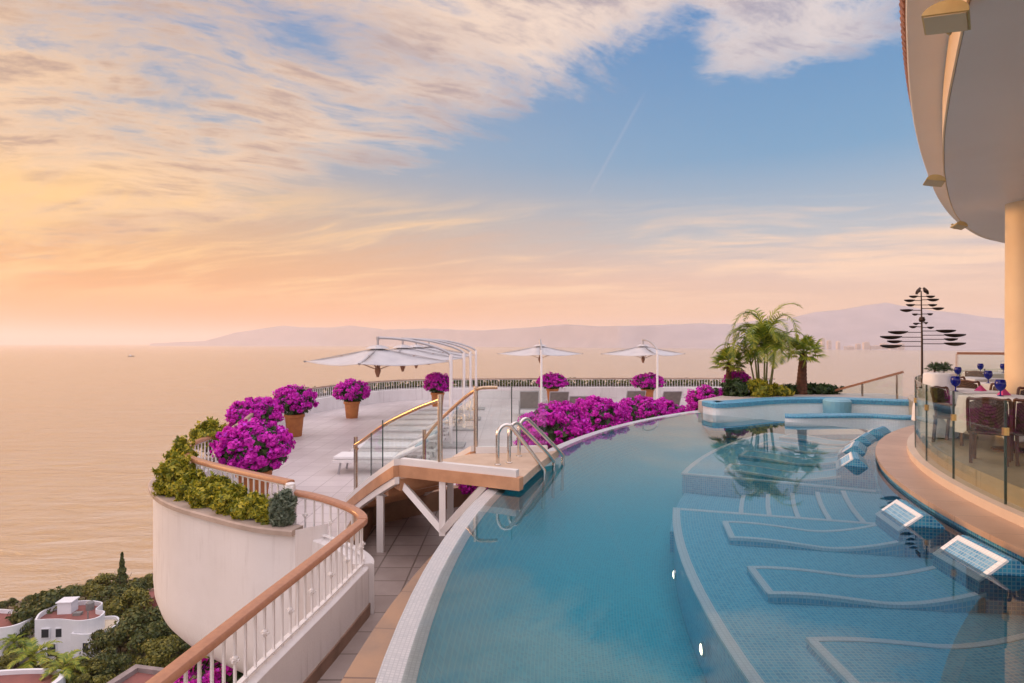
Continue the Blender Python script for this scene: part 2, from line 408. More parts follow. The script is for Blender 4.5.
# ------------------------------------------------------------------ mesh helpers
class MB:
    def __init__(self):
        self.v = []; self.f = []; self.uv = {}

    def add(self, vs, fs, uvs=None):
        o = len(self.v)
        self.v += [tuple(p) for p in vs]
        for i, f in enumerate(fs):
            if uvs is not None:
                self.uv[len(self.f)] = [uvs[k] for k in f]
            self.f.append(tuple(k + o for k in f))
        return self

    def box(self, c, s, rz=0.0, ax=None):
        c = Vector(c); hx, hy, hz = s[0] / 2, s[1] / 2, s[2] / 2
        M = Matrix.Rotation(rz, 3, 'Z') if ax is None else ax
        vs = [c + M @ Vector((x * hx, y * hy, z * hz)) for z in (-1, 1) for x, y in ((-1, -1), (1, -1), (1, 1), (-1, 1))]
        return self.add(vs, [(3, 2, 1, 0), (4, 5, 6, 7), (0, 1, 5, 4), (1, 2, 6, 5), (2, 3, 7, 6), (3, 0, 4, 7)])

    def beam(self, p0, p1, w, h, up=(0, 0, 1)):
        """rectangular bar from p0 to p1; w across, h along up"""
        p0, p1 = Vector(p0), Vector(p1)
        d = (p1 - p0); L = d.length; d.normalize()
        upv = Vector(up)
        if abs(d.dot(upv)) > .98: upv = Vector((1, 0, 0))
        s = d.cross(upv).normalized(); u = s.cross(d).normalized()
        M = Matrix((s, d, u)).transposed()
        return self.box((p0 + p1) / 2, (w, L, h), ax=M)

    def tube(self, pts, r, n=8, caps=True, closed=False):
        pts = [Vector(p) for p in pts]
        rs = r if isinstance(r, (list, tuple)) else [r] * len(pts)
        vs = []; prev = None
        N = len(pts)
        for i, p in enumerate(pts):
            if closed: t = pts[(i + 1) % N] - pts[i - 1]
            else: t = pts[min(i + 1, N - 1)] - pts[max(i - 1, 0)]
            t.normalize()
            if prev is None:
                a = Vector((0, 0, 1)) if abs(t.z) < .9 else Vector((1, 0, 0))
                s = t.cross(a).normalized()
            else:
                s = (prev - t * prev.dot(t)).normalized()
            prev = s; u = t.cross(s)
            for k in range(n):
                an = 2 * pi * k / n
                vs.append(p + (s * cos(an) + u * sin(an)) * rs[i])
        fs = []
        for i in range(N if closed else N - 1):
            j = (i + 1) % N
            for k in range(n):
                fs.append((i * n + k, i * n + (k + 1) % n, j * n + (k + 1) % n, j * n + k))
        if caps and not closed:
            fs.append(tuple(range(n - 1, -1, -1))); fs.append(tuple((N - 1) * n + k for k in range(n)))
        return self.add(vs, fs)

    def lathe(self, prof, c=(0, 0, 0), n=16, capb=True, capt=True):
        c = Vector(c); vs = []
        for r, z in prof:
            for k in range(n):
                a = 2 * pi * k / n
                vs.append(c + Vector((r * cos(a), r * sin(a), z)))
        fs = []
        for i in range(len(prof) - 1):
            for k in range(n):
                fs.append((i * n + k, i * n + (k + 1) % n, (i + 1) * n + (k + 1) % n, (i + 1) * n + k))
        if capb: fs.append(tuple(range(n - 1, -1, -1)))
        if capt: fs.append(tuple((len(prof) - 1) * n + k for k in range(n)))
        return self.add(vs, fs)

    def ring(self, R0, R1, t0, t1, z, n=None, z1=None):
        """flat (or sloped) annular sheet about the building's centre with metric uv"""
        n = n or max(2, int(abs(t1 - t0) / 1.5))
        z1 = z if z1 is None else z1
        vs = []; uv = []
        for i in range(n + 1):
            t = t0 + (t1 - t0) * i / n
            vs += [pol(R0, t, z), pol(R1, t, z1)]
            uv += [((R0 + R1) / 2 * radians(t), R0), ((R0 + R1) / 2 * radians(t), R1)]
        fs = [(2 * i, 2 * i + 2, 2 * i + 3, 2 * i + 1) for i in range(n)]
        return self.add(vs, fs, uv)

    def wallring(self, R, t0, t1, z0, z1, n=None):
        n = n or max(2, int(abs(t1 - t0) / 1.5))
        vs = []; uv = []
        for i in range(n + 1):
            t = t0 + (t1 - t0) * i / n
            vs += [pol(R, t, z0), pol(R, t, z1)]
            uv += [(R * radians(t), z0), (R * radians(t), z1)]
        return self.add(vs, [(2 * i, 2 * i + 2, 2 * i + 3, 2 * i + 1) for i in range(n)], uv)

    def slabring(self, R0, R1, t0, t1, z0, z1, n=None):
        self.ring(R0, R1, t0, t1, z1, n); self.ring(R0, R1, t0, t1, z0, n)
        self.wallring(R0, t0, t1, z0, z1, n); self.wallring(R1, t0, t1, z0, z1, n)
        for t in (t0, t1):
            self.add([pol(R0, t, z0), pol(R1, t, z0), pol(R1, t, z1), pol(R0, t, z1)], [(0, 1, 2, 3)],
                     [(R0, z0), (R1, z0), (R1, z1), (R0, z1)])
        return self

    def poly(self, pts, z):
        """horizontal polygon sheet"""
        v3 = [Vector((p[0], p[1], z)) for p in pts]
        tris = tessellate_polygon([v3])
        return self.add(v3, [tuple(t) for t in tris])

    def prism(self, pts, z0, z1):
        n = len(pts)
        self.poly(pts, z1); self.poly(pts, z0)
        vs = [(p[0], p[1], z) for z in (z0, z1) for p in pts]
        return self.add(vs, [(i, (i + 1) % n, n + (i + 1) % n, n + i) for i in range(n)])

    def sweep(self, path, sect, closed=False):
        """sweep a section (offset across to the left, z) along a plan path of 3D points"""
        N = len(path); m = len(sect); vs = []; uv = []
        L = 0
        for i in range(N):
            a = Vector(path[max(i - 1, 0)]); b = Vector(path[min(i + 1, N - 1)])
            if i: L += (Vector(path[i]) - Vector(path[i - 1])).length
            t = (b - a); t.z = 0; t.normalize(); s = Vector((-t.y, t.x, 0))
            acc = 0
            for j, (o, z) in enumerate(sect):
                if j: acc += sqrt((o - sect[j - 1][0]) ** 2 + (z - sect[j - 1][1]) ** 2)
                vs.append(Vector(path[i]) + s * o + Vector((0, 0, z))); uv.append((L, acc))
        fs = []
        mm = m if closed else m - 1
        for i in range(N - 1):
            for j in range(mm):
                k = (j + 1) % m
                fs.append((i * m + j, i * m + k, (i + 1) * m + k, (i + 1) * m + j))
        if closed:
            fs.append(tuple(range(m))); fs.append(tuple((N - 1) * m + j for j in range(m - 1, -1, -1)))
        return self.add(vs, fs, uv)

    def mesh(self, name, mt, smooth=False):
        me = bpy.data.meshes.new(name)
        me.from_pydata([tuple(p) for p in self.v], [], self.f)
        if self.uv:
            ul = me.uv_layers.new(name='UVMap')
            for pi_, poly in enumerate(me.polygons):
                if pi_ in self.uv:
                    for li, u in zip(poly.loop_indices, self.uv[pi_]): ul.data[li].uv = u
        me.materials.append(mt)
        bm = bmesh.new(); bm.from_mesh(me)
        if smooth != 'leaf':
            bmesh.ops.recalc_face_normals(bm, faces=bm.faces)
        bm.to_mesh(me); bm.free()
        if smooth:
            me.polygons.foreach_set('use_smooth', [True] * len(me.polygons))
            if smooth != 'leaf' and smooth is not True:
                me.set_sharp_from_angle(angle=radians(smooth))
        return me

    def build(self, name, mt, parent=None, smooth=False, bevel=0.0):
        o = bpy.data.objects.new(name, self.mesh(name, mt, smooth))
        COL.objects.link(o)
        if parent is not None: o.parent = parent
        if bevel:
            md = o.modifiers.new('bevel', 'BEVEL'); md.width = bevel; md.segments = 2; md.limit_method = 'ANGLE'
        return o


def tag(o, label=None, cat=None, group=None, kind=None):
    if label: o['label'] = label
    if cat: o['category'] = cat
    if group: o['group'] = group
    if kind: o['kind'] = kind
    return o

def empty(name, loc=(0, 0, 0), rz=0.0, label=None, cat=None, group=None):
    o = bpy.data.objects.new(name, None); COL.objects.link(o)
    o.location = loc; o.rotation_euler = (0, 0, rz); o.empty_display_size = .2
    return tag(o, label, cat, group)

def copy_tree(o, parent=None):
    c = o.copy(); COL.objects.link(c); c.parent = parent
    for ch in list(o.children):
        copy_tree(ch, c)
    return c

def place(o, loc, rz=0.0, s=1.0, label=None, group=None):
    o.location = loc; o.rotation_euler = (0, 0, rz); o.scale = (s, s, s)
    if label: o['label'] = label
    if group: o['group'] = group
    return o

def spline(pts, n=8):
    """Catmull-Rom through points"""
    P_ = [Vector(p) for p in pts]; out = []
    for i in range(len(P_) - 1):
        p0 = P_[max(i - 1, 0)]; p1 = P_[i]; p2 = P_[i + 1]; p3 = P_[min(i + 2, len(P_) - 1)]
        for k in range(n):
            t = k / n
            out.append(.5 * ((2 * p1) + (p2 - p0) * t + (2 * p0 - 5 * p1 + 4 * p2 - p3) * t * t + (3 * p1 - p0 - 3 * p2 + p3) * t ** 3))
    out.append(P_[-1])
    return out

def resample(path, step):
    out = [Vector(path[0])]; need = step; 
    for a, b in zip(path, path[1:]):
        a = Vector(a); b = Vector(b); L = (b - a).length; pos = 0
        while L - pos >= need:
            pos += need; out.append(a.lerp(b, pos / L)); need = step
        need -= (L - pos)
    return out

def leaf_mesh(name, pts, nrm, size, mt, aspect=1.6, fold=.25, size_var=.4):
    """many folded leaf blades as one mesh; pts, nrm: (n,3) arrays"""
    n = len(pts)
    d = rng.normal(size=(n, 3)); nrm = nrm / (np.linalg.norm(nrm, axis=1, keepdims=True) + 1e-9)
    d -= nrm * np.sum(d * nrm, axis=1, keepdims=True); d /= np.linalg.norm(d, axis=1, keepdims=True) + 1e-9
    s = np.cross(nrm, d)
    sz = (size * (1 + size_var * (rng.random(n) * 2 - 1)))[:, None]
    v = np.empty((n, 4, 3))
    v[:, 0] = pts - d * sz * aspect / 2
    v[:, 1] = pts + s * sz / 2 + nrm * sz * fold
    v[:, 2] = pts + d * sz * aspect / 2
    v[:, 3] = pts - s * sz / 2 + nrm * sz * fold
    me = bpy.data.meshes.new(name)
    me.vertices.add(n * 4); me.vertices.foreach_set('co', v.reshape(-1))
    me.loops.add(n * 6); me.polygons.add(n * 2)
    i = np.arange(n)[:, None] * 4
    me.loops.foreach_set('vertex_index', np.concatenate([i, i + 1, i + 2, i, i + 2, i + 3], axis=1).reshape(-1).astype(np.int32))
    me.polygons.foreach_set('loop_start', (np.arange(n * 2) * 3).astype(np.int32))
    me.update(calc_edges=True); me.validate()
    me.materials.append(mt)
    return me

def add_mesh(name, me, parent=None, loc=(0, 0, 0)):
    o = bpy.data.objects.new(name, me); COL.objects.link(o); o.location = loc
    if parent is not None: o.parent = parent
    return o

def clump_points(n, rad, k=40, cr=.28, shell=.75, flat_bottom=-.6):
    """points in leafy clumps spread over an uneven ellipsoid, with outward normals"""
    rad = np.array(rad)
    c = rng.normal(size=(k, 3)); c /= np.linalg.norm(c, axis=1, keepdims=True)
    c[:, 2] = np.where(c[:, 2] < flat_bottom, -c[:, 2] * .5, c[:, 2])
    c *= (shell + (1 - shell) * rng.random((k, 1)) ** .5) * (.80 + .34 * rng.random((k, 1)))
    w = rng.integers(0, k, n)
    q = rng.normal(size=(n, 3)); q /= np.linalg.norm(q, axis=1, keepdims=True)
    cs = cr * (.55 + .8 * rng.random(k))
    p = c[w] + q * (cs[w] * rng.random(n) ** .4)[:, None]
    nr = q * .7 + p * .5 + rng.normal(size=(n, 3)) * .45
    return p * rad, nr

exec_parts = []
# ================================================================== THE SETTING
# sea
sea_mat()
m = MB()
R_ = 40000
xs = [-R_, -6000, -1500, -400, 0, 400, 1500, 6000, R_]; ys = [-3000, 0, 200, 600, 2000, 8000, R_]
vs = [(x, y, Z_SEA) for y in ys for x in xs]; nx = len(xs)
m.add(vs, [(j * nx + i, j * nx + i + 1, (j + 1) * nx + i + 1, (j + 1) * nx + i) for j in range(len(ys) - 1) for i in range(nx - 1)])
tag(m.build('sea', MATS['sea']), kind='structure')

# far hills across the bay: a height field whose crest line follows the survey
CREST = [(150, 343.6), (205, 341), (235, 333), (262, 329), (283, 326), (305, 328), (330, 328), (352, 326), (385, 330), (430, 329), (480, 331), (530, 328), (565, 325),
         (600, 327), (650, 326), (700, 324), (730, 325), (765, 320), (790, 319), (815, 313), (840, 311), (862, 307), (885, 304), (910, 308),
         (935, 312), (960, 314), (985, 318), (1010, 320), (1060, 318), (1120, 324), (1250, 330)]
SHORE = [(150, 10500), (300, 10500), (470, 9500), (560, 7600), (700, 5600), (800, 4700), (900, 4200), (1000, 3900), (1120, 3600), (1250, 3400)]
def interp(tab, x):
    for (a, ya), (b, yb) in zip(tab, tab[1:]):
        if x <= b: return ya + (yb - ya) * max(0, (x - a) / (b - a))
    return tab[-1][1]
def crest_depth(px): return 6600 + 4300 * max(0, min(1, (620 - px) / 300))
m = MB(); cols = list(range(150, 1251, 5)); ROWS = 26
import mathutils.noise as mn
for i, px in enumerate(cols):
    Yc = crest_depth(px); Ys = min(interp(SHORE, px), Yc - 400)
    Hc = 1.9 + (PY0 - interp(CREST, px)) / F * Yc - Z_SEA
    for j in range(ROWS + 6):
        t = j / ROWS
        Y = Ys + (Yc - Ys) * t
        X = (px - PX0) / F * Y
        if j == 0: h = -1.0
        else:
            flat = .03 * t
            up = max(0, (t - .32) / .68)
            ridge = .5 + .5 * mn.noise(Vector((X / 900, Y / 700, 3.1))) + .35 * mn.noise(Vector((X / 330, Y / 300, 9.1)))
            h = Hc * (flat + (up ** 1.35) * (.72 + .28 * t) * (1 - .45 * (1 - up) * ridge))
            if t > 1: h = Hc * max(0.0, 1 - (t - 1) * 2.5)
            h = max(h, 2.0)
            h += 6 * mn.noise(Vector((X / 120, Y / 120, 0)))
        m.v.append((X, Y, Z_SEA + h))
nr = ROWS + 6
for i in range(len(cols) - 1):
    for j in range(nr - 1):
        m.f.append((i * nr + j, (i + 1) * nr + j, (i + 1) * nr + j + 1, i * nr + j + 1))
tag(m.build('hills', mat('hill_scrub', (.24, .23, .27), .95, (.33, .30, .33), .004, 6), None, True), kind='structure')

# the slope below the terrace
def slope_s(x, y): return -.51 * x + .86 * y
def ground_z(x, y):
    s = slope_s(x, y)
    t = max(0.0, min(1.25, (s + 6) / 160.0))
    z = -7 - 43 * t ** .72
    if s > 150: z -= (s - 150) * .04
    return z + (1.1 * mn.noise(Vector((x / 13, y / 13, 1.3))) if s < 148 else 0)
m = MB(); ss = [-60 + 4 * i for i in range(63)]; ts = [-180 + 5 * i for i in range(75)]
for s in ss:
    for t in ts:
        x = -.51 * s + .86 * t * 1.0; y = .86 * s + .51 * t
        m.v.append((x, y, ground_z(x, y)))
nt_ = len(ts)
for i in range(len(ss) - 1):
    for j in range(nt_ - 1): m.f.append((i * nt_ + j, i * nt_ + j + 1, (i + 1) * nt_ + j + 1, (i + 1) * nt_ + j))
tag(m.build('hillside', mat('dry_earth', (.12, .085, .055), .95, (.06, .065, .025), .12, 8), None, True), kind='structure')

# ------------------------------------------------------------------ terrace levels
RAIL_UP = spline([(-2.81, 7.62, 0), (-3.74, 8.27, 0), (-4.66, 8.97, 0), (-5.20, 9.56, 0), (-5.58, 10.4, 0), (-5.68, 11.1, 0), (-5.66, 11.9, 0)], 8)
RAIL_FAR = spline([(-5.66, 11.9, 0), (-6.2, 14, 0), (-7.2, 17.5, 0), (-7.8, 20.5, 0), (-7.95, 22.6, 0), (-7.3, 25.4, 0), (-5.7, 28.2, 0), (-3.4, 29.4, 0), (0, 29.7, 0), (5, 30, 0),
                   (10.5, 30, 0), (13, 29.7, 0)], 8)
RAIL_LOW = [(-2.30, -2.5, 0), (-2.24, 1.0, 0), (-2.13, 3.5, 0), (-1.98, 4.7, 0), (-1.81, 5.95, 0), (-1.735, 6.6, 0)]
RAIL_B = spline([(-1.735, 6.6, 0), (-1.71, 6.85, 0), (-1.77, 7.02, 0), (-1.95, 7.22, 0), (-2.25, 7.42, 0), (-2.55, 7.56, 0), (-2.81, 7.62, 0)], 6)

up_poly = [(p.x, p.y) for p in RAIL_UP] + [(p.x, p.y) for p in RAIL_FAR[1:]] + [tuple(pol(17.2, t)[:2]) for t in range(86, 27, -2)] + \
          [(0.1, 12.1), (-1.35, 11.2), (-2.42, 10.2), (-2.15, 7.5)]
m = MB(); m.poly(up_poly, Z_UP)
tag(m.build('terrace_floor', FLOOR_UP), kind='structure')
m = MB(); m.prism(up_poly, Z_UP - 1.6, Z_UP - .06)
t_ = empty('terrace_slab', (0, 0, 0), 0, 'massive white concrete slab carrying the upper sun terrace', 'terrace slab')
t_['kind'] = 'structure'
m.build('slab', STUCCO, t_)
m = MB()
edge = [(-2.16, 7.4, 0), (-2.42, 10.2, 0), (-1.35, 11.2, 0), (0.3, 12.3, 0)]
m.sweep(edge, [(.16, -.34), (-.06, -.34), (-.06, .02), (.16, .02)], True)
m.v = [(a, b, c + Z_UP - .01) for a, b, c in m.v]
m.build('step_edging', mat('step_brown_stone', (.34, .20, .12), .55, (.24, .14, .08), 3, bump=.1), t_)
low_poly = [(p[0], p[1]) for p in RAIL_LOW] + [(p.x, p.y) for p in RAIL_B[1:4]] + [(-2.15, 7.5), (-2.42, 10.2), (-1.35, 11.2), (0.3, 12.3), (.9, 12.2)] + \
           [tuple(pol(17.3, t)[:2]) for t in range(27, -26, -2)] + [(-.2, -4)]
m = MB(); m.poly(low_poly, Z_LOW)
tag(m.build('walkway_floor', FLOOR_LOW), kind='structure')

# ------------------------------------------------------------------ swimming pool
pool = empty('swimming_pool', (0, 0, 0), 0, 'large curved infinity pool tiled in blue mosaic with a white overflow edge', 'swimming pool')
T0, T1, TS, TF = -34, 70, 16.6, 25.3
RW, RI, RS = 16.93, 11.95, 14.78
m = MB(); m.ring(RI, RW - 1.9, T0, T1, -.92); m.ring(RW - 1.9, RW - 1.0, T0, T1, -.92, None, -.84); m.ring(RW - 1.0, RW - .35, T0, T1, -.84, None, -.56); m.ring(RW - .35, RW - .02, T0, T1, -.56, None, -.02); bs_ = m.build('basin', MOSAIC_DEEP, pool, True)
b_ = bmesh.new(); b_.from_mesh(bs_.data); bmesh.ops.remove_doubles(b_, verts=b_.verts, dist=.001); b_.to_mesh(bs_.data); b_.free()
m = MB(); m.wallring(RI + .02, T0, T1, -.92, .05); m.build('inner_wall', MOSAIC_BLUE, pool)
m = MB(); m.ring(RW - .03, 17.12, T0, T1, -.02, None, .012); m.wallring(17.12, T0, T1, -.75, .012); m.build('overflow_edge', MOSAIC_WHITE, pool)
m = MB(); m.slabring(17.115, 17.68, T0, T1, -1.25, -.70); m.build('stone_ledge', LEDGE, pool)
m = MB(); m.slabring(RI, RS, T0, TS, -.90, -.32); m.build('shallow_shelf', MOSAIC_SHELF, pool)
m = MB(); m.slabring(RI, RS + .1, TF, 48, -.90, -.322); m.build('shallow_shelf', MOSAIC_SHELF, pool)
m = MB(); m.slabring(RS - .075, RS + .02, T0, TS, -.335, -.313)
m.slabring(RI + .1, RS - .08, TS - .33, TS + .02, -.335, -.3135); m.build('shelf_nosing', TRIM_WHITE, pool)
m = MB(); m.slabring(RS + .03, RS + .12, TF + .3, 47.5, -.335, -.315)
m.slabring(RI + .1, RS + .12, TF - .02, TF + .28, -.335, -.3155); m.build('shelf_nosing', TRIM_WHITE, pool)
for k, rr in enumerate((12.50, 12.85, 13.20, 13.55, 13.92)):
    zt = -.36 - .055 * k
    m = MB(); m.slabring(RI, rr, TS + .05, TF - .05, -.91, zt); st = m.build('pool_step', MOSAIC_SHELF, pool)
    m = MB(); m.slabring(rr - .05, rr + .012, TS + .06, TF - .06, zt - .012, zt + .004); m.build('step_nosing', TRIM_WHITE, st)
m = MB(); m.ring(RI + .0, RW + .05, T0, 47.5, 0.0, 80)
for i in range(1): pass
tag(m.build('pool_water', water_mat('pool_water', (.90, .985, .99), .006, 1.2, 1.95)), kind='structure')

m = MB(); m.slabring(RI, RS + .06, TS + .03, TF - .03, -.915, -.64); m.build('step_landing', MOSAIC_SHELF, pool)
# underwater loungers
LR0, LR1, LW = 14.22, 12.5, .64
def lounger_profile(r):
    u = (LR0 - r) / (LR0 - LR1)
    return .042 + .040 * sin(u * pi * 1.5 + .9) * (1 - .3 * u) + .42 * max(0, u - .55) ** 1.4
def make_pool_lounger():
    root = empty('pool_lounger', (0, 0, 0))
    N = 20; rs = [LR0 + (LR1 - LR0) * i / N for i in range(N + 1)]
    def strip(y0, y1, r0, r1, dz, th):
        b = MB(); sect_r = [r0 + (r1 - r0) * i / N for i in range(N + 1)]; vs = []; uv = []
        for r in sect_r:
            z = lounger_profile(r) + dz
            for (y, zz) in ((y0, z - th), (y0, z), (y1, z), (y1, z - th)):
                vs.append((-r, y, zz)); uv.append((y + (zz if zz != z else 0), r))
        fs = [(i * 4 + j, i * 4 + (j + 1) % 4, (i + 1) * 4 + (j + 1) % 4, (i + 1) * 4 + j) for i in range(N) for j in range(4)]
        fs += [(0, 1, 2, 3), (N * 4, N * 4 + 3, N * 4 + 2, N * 4 + 1)]
        b.add(vs, fs, uv); return b
    h = LW / 2
    strip(-h, h, LR0, LR1, 0, .45).build('bed', MOSAIC_SHELF, root)
    for a, b_ in ((-h - .004, -h + .055), (h - .055, h + .004)):
        strip(a, b_, LR0, LR1, .008, .03).build('border', TRIM_WHITE, root)
    strip(-h + .055, h - .055, LR0 + .004, LR0 - .06, .008, .03).build('border', TRIM_WHITE, root)
    prof = [(12.58, -.20), (12.55, .26), (12.34, .43), (12.30, .45), (12.25, .44), (12.15, .35), (12.05, .20), (12.01, .0), (11.99, -.2)]
    b = MB(); vs = []; uv = []; acc = 0; n = len(prof)
    for i, (r, z) in enumerate(prof):
        if i: acc += sqrt((r - prof[i - 1][0]) ** 2 + (z - prof[i - 1][1]) ** 2)
        for y in (-h, h): vs.append((-r, y, z)); uv.append((y, acc))
    fs = [(2 * i, 2 * i + 1, 2 * i + 3, 2 * i + 2) for i in range(n - 1)]
    b.add(vs, fs, uv)
    for y in (-h, h):
        pts = [(-r, y, z) for r, z in prof]; b.add(pts, [tuple(range(n))], [(r, z) for r, z in prof])
    hr = b.build('headrest', MOSAIC_BLUE, root)
    # pale framed face panel
    def facep(y0, y1, a0, a1, off, nm, mt):
        p0 = Vector((-12.55, 0, .26)); p1 = Vector((-12.34, 0, .43)); d = p1 - p0; nn = Vector((-d.z, 0, d.x)).normalized()
        q = MB(); vs = []; 
        for (y, a) in ((y0, a0), (y1, a0), (y1, a1), (y0, a1)):
            for o in (-.006, off): vs.append(p0 + d * a + nn * o + Vector((0, y, 0)))
        q.add(vs, [(1, 3, 5, 7), (0, 2, 3, 1), (2, 4, 5, 3), (4, 6, 7, 5), (6, 0, 1, 7)], [(v.y, v.z * 1.3) for v in vs])
        q.build(nm, mt, hr)
    facep(-h + .05, h - .05, .14, .88, .006, 'face_panel', MOSAIC_LIGHT)
    facep(-h - .003, -h + .05, -.02, 1.04, .012, 'face_border', TRIM_WHITE); facep(h - .05, h + .003, -.02, 1.04, .012, 'face_border', TRIM_WHITE)
    facep(-h + .05, h - .05, -.02, .16, .0115, 'face_border', TRIM_WHITE); facep(-h + .05, h - .05, .86, 1.04, .0115, 'face_border', TRIM_WHITE)
    return root
LL = [(.75, 'pool lounger nearest the camera, its mosaic headrest cut off by the frame'), (6.4, 'submerged mosaic lounger second from the camera with large framed headrest'),
      (12.4, 'submerged mosaic lounger beside the curved pool steps, third from the camera'),
      (27.3, 'pool lounger just past the underwater steps, its headrest largest of the far four'), (33.4, 'far pool lounger whose headrest is second in the row past the steps'),
      (39.4, 'far pool lounger whose headrest is third in the row past the steps'), (45.2, 'far pool lounger with its headrest closest to the hot tub')]
src = make_pool_lounger()
for i, (t, lb) in enumerate(LL):
    o = src if i == 0 else copy_tree(src)
    place(o, (CX, CY, -.32), -radians(t), 1, lb, 'mosaic loungers built into the pool'); o['category'] = 'pool lounger'

# underwater lamps
def emis(name, col, s):
    if name in MATS: return MATS[name]
    m_, g, out = new_mat(name); e = g.n('ShaderNodeEmission'); e.inputs[0].default_value = (*col, 1); e.inputs[1].default_value = s
    g.put(out.inputs[0], e.outputs[0]); MATS[name] = m_; return m_
LP = [((677, 564), -.70, 14.86, 'small round underwater lamp on the shelf wall, farther one'), ((705, 645), -.70, 14.86, 'small round underwater lamp on the shelf wall, nearer one')]
src = None
for (pp, z, R, lb) in LP:
    t = [t for t in np.arange(-10, 16, .1) if True]
    best = min(t, key=lambda a: abs(PX0 + F * pol(14.80, a).x / pol(14.80, a).y - pp[0]))
    pos = pol(14.81, best, -.62)
    if src is None:
        src = empty('pool_light', (0, 0, 0), 0, lb, 'pool light', 'lamps under the pool water')
        mm = MB(); mm.lathe([(.06, 0), (.06, .02), (.045, .025)], n=14); r_ = mm.build('rim', CHROME, src)
        mm = MB(); mm.lathe([(.043, .026), (.02, .034)], n=14); mm.build('lens', emis('pool_lens', (1, .86, .6), 3.0), src)
        o = src
    else: o = copy_tree(src)
    place(o, pos, 0, 1, lb); o.rotation_euler = (0, radians(-90), -radians(best)) 
o = copy_tree(src); place(o, pol(13.05, 21.0, -.545), 0, 1, 'small round underwater lamp glowing on the curved pool steps')

# ------------------------------------------------------------------ hot tub at the far end of the pool
tub = empty('hot_tub', (0, 0, 0), 0, 'raised hot tub with blue and white mosaic rims beyond the pool', 'hot tub')
oc = spline([P(703, 413, 0), P(716, 415.5, 0), P(742, 414, 0), P(775, 411, 0), P(815, 410, 0), P(860, 411, 0), P(905, 413, 0), P(950, 414, 0)], 6)
def rim(path, w, z0, z1, zb, name):
    """a wall whose top half is blue mosaic and whose face carries a white band"""
    a = MB(); a.sweep(path, [(0, z0), (0, zb), (w, zb), (w, z0)], False); lo = a.build(name, TRIM_WHITE, tub)
    a = MB(); a.sweep(path, [(-.03, zb), (-.035, z1 - .03), (0, z1), (w, z1), (w + .03, z1 - .03), (w + .03, zb)], True); a.build('mosaic_cap', MOSAIC_BLUE, lo)
    a = MB(); a.sweep(path, [(-.02, z0), (-.02, z0 + .10), (w, z0 + .10), (w, z0)], True); a.build('mosaic_foot', MOSAIC_BLUE, lo)
rim(oc, .42, -.4, .34, .20, 'outer_rim')
ic = spline([P(785, 422, 0), P(800, 422.5, 0), P(835, 422, 0), P(870, 422, 0), P(905, 424, 0), P(950, 424, 0)], 6)
rim(ic, .35, -.4, .17, .10, 'inner_rim')
a = MB(); pts = [(p.x, p.y) for p in oc]; a.prism([(p.x, p.y + .42) for p in oc] + [(oc[-1].x, oc[-1].y + 3.0), (oc[0].x + 2, oc[0].y + 3.0)], -1.2, .30)
a.build('deck', mat('tub_deck', (.50, .44, .40), .6, (.4, .35, .31), 2), tub)
a = MB(); a.lathe([(.34, -.3), (.36, .22), (.36, .30), (.30, .36)], tuple(P(838, 412, 0) + Vector((0, .05, 0))), 20); a.build('mosaic_pier', MOSAIC_BLUE, tub)
a = MB(); a.poly([(ic[0].x - 2.6, ic[0].y + .2), (ic[-1].x, ic[-1].y + .2), (oc[-1].x, oc[-1].y + .1), (oc[0].x + .3, oc[0].y + .05)], -.03)

# ------------------------------------------------------------------ inner deck and restaurant
deck = empty('restaurant_deck', (0, 0, 0), 0, 'curved restaurant deck with sandstone coping along the pool', 'deck'); deck['kind'] = 'structure'
m = MB(); m.slabring(11.50, 11.99, T0, 64, .04, .10); m.build('coping', SANDSTONE, deck)
m = MB(); m.slabring(11.32, 11.54, T0, 64, -.2, .20); m.build('kerb', mat('kerb_plaster', (.74, .60, .47), .5, (.68, .54, .42), 2), deck)
def rest_r(t): return 11.33 + 3.0 * max(0, min(1, (t - 52) / 18)) ** 1.0
m = MB()
ptsr = [tuple(pol(rest_r(t), t)[:2]) for t in np.arange(T0, 120, 2)] + [(24, 8), (24, -4)]
m.prism(ptsr, -.3, Z_REST); m.build('floor', REST_FLOOR, deck)
# ------------------------------------------------------------------ restaurant roof
ZO, ZI = 4.6, 4.12
outer_px = [(908, -10), (908, 40), (911, 95), (917, 135), (926, 168), (938, 198), (952, 217), (968, 230), (985, 238.5), (1008, 243)]
inner_px = [(974, -14), (968, 14), (958, 60), (949, 105), (944.5, 145), (946, 180), (953, 208), (963, 223), (976, 233), (990, 239), (1008, 243.5), (1024, 244)]
out_pts = spline([(.5, -5, 0), (.95, 1.0, 0), (2.08, 3.12, 0)] + [tuple(P(a, b, ZO)[:2]) + (0,) for a, b in outer_px] + [(15.2, 17.0, 0), (18, 17.3, 0), (22, 17, 0)], 5)
in_pts = spline([(.9, -5, 0), (1.35, .9, 0), (2.2, 2.65, 0)] + [tuple(P(a, b, ZI)[:2]) + (0,) for a, b in inner_px] + [(13.6, 14.5, 0), (16.5, 16, 0), (20, 16.5, 0)], 5)
roof = empty('restaurant_roof', (0, 0, 0), 0, 'overhanging curved restaurant roof with plaster soffit, upper corner', 'roof'); roof['kind'] = 'structure'
close = [(26, 10), (26, -5)]
m = MB(); m.prism([(p.x, p.y) for p in out_pts] + close, ZO, ZO + .34); m.build('eave', SOFFIT_OUT, roof)
m = MB(); m.prism([(p.x, p.y) for p in in_pts] + [(25.9, 9.9), (25.9, -4.9)], ZI, ZO - .004); m.build('soffit', SOFFIT, roof)
m = MB(); m.sweep(in_pts, [(.005, ZI - .002), (.02, ZI + .002), (.02, ZO - .008), (.005, ZO - .008)], True); m.build('fascia', CREAM, roof)
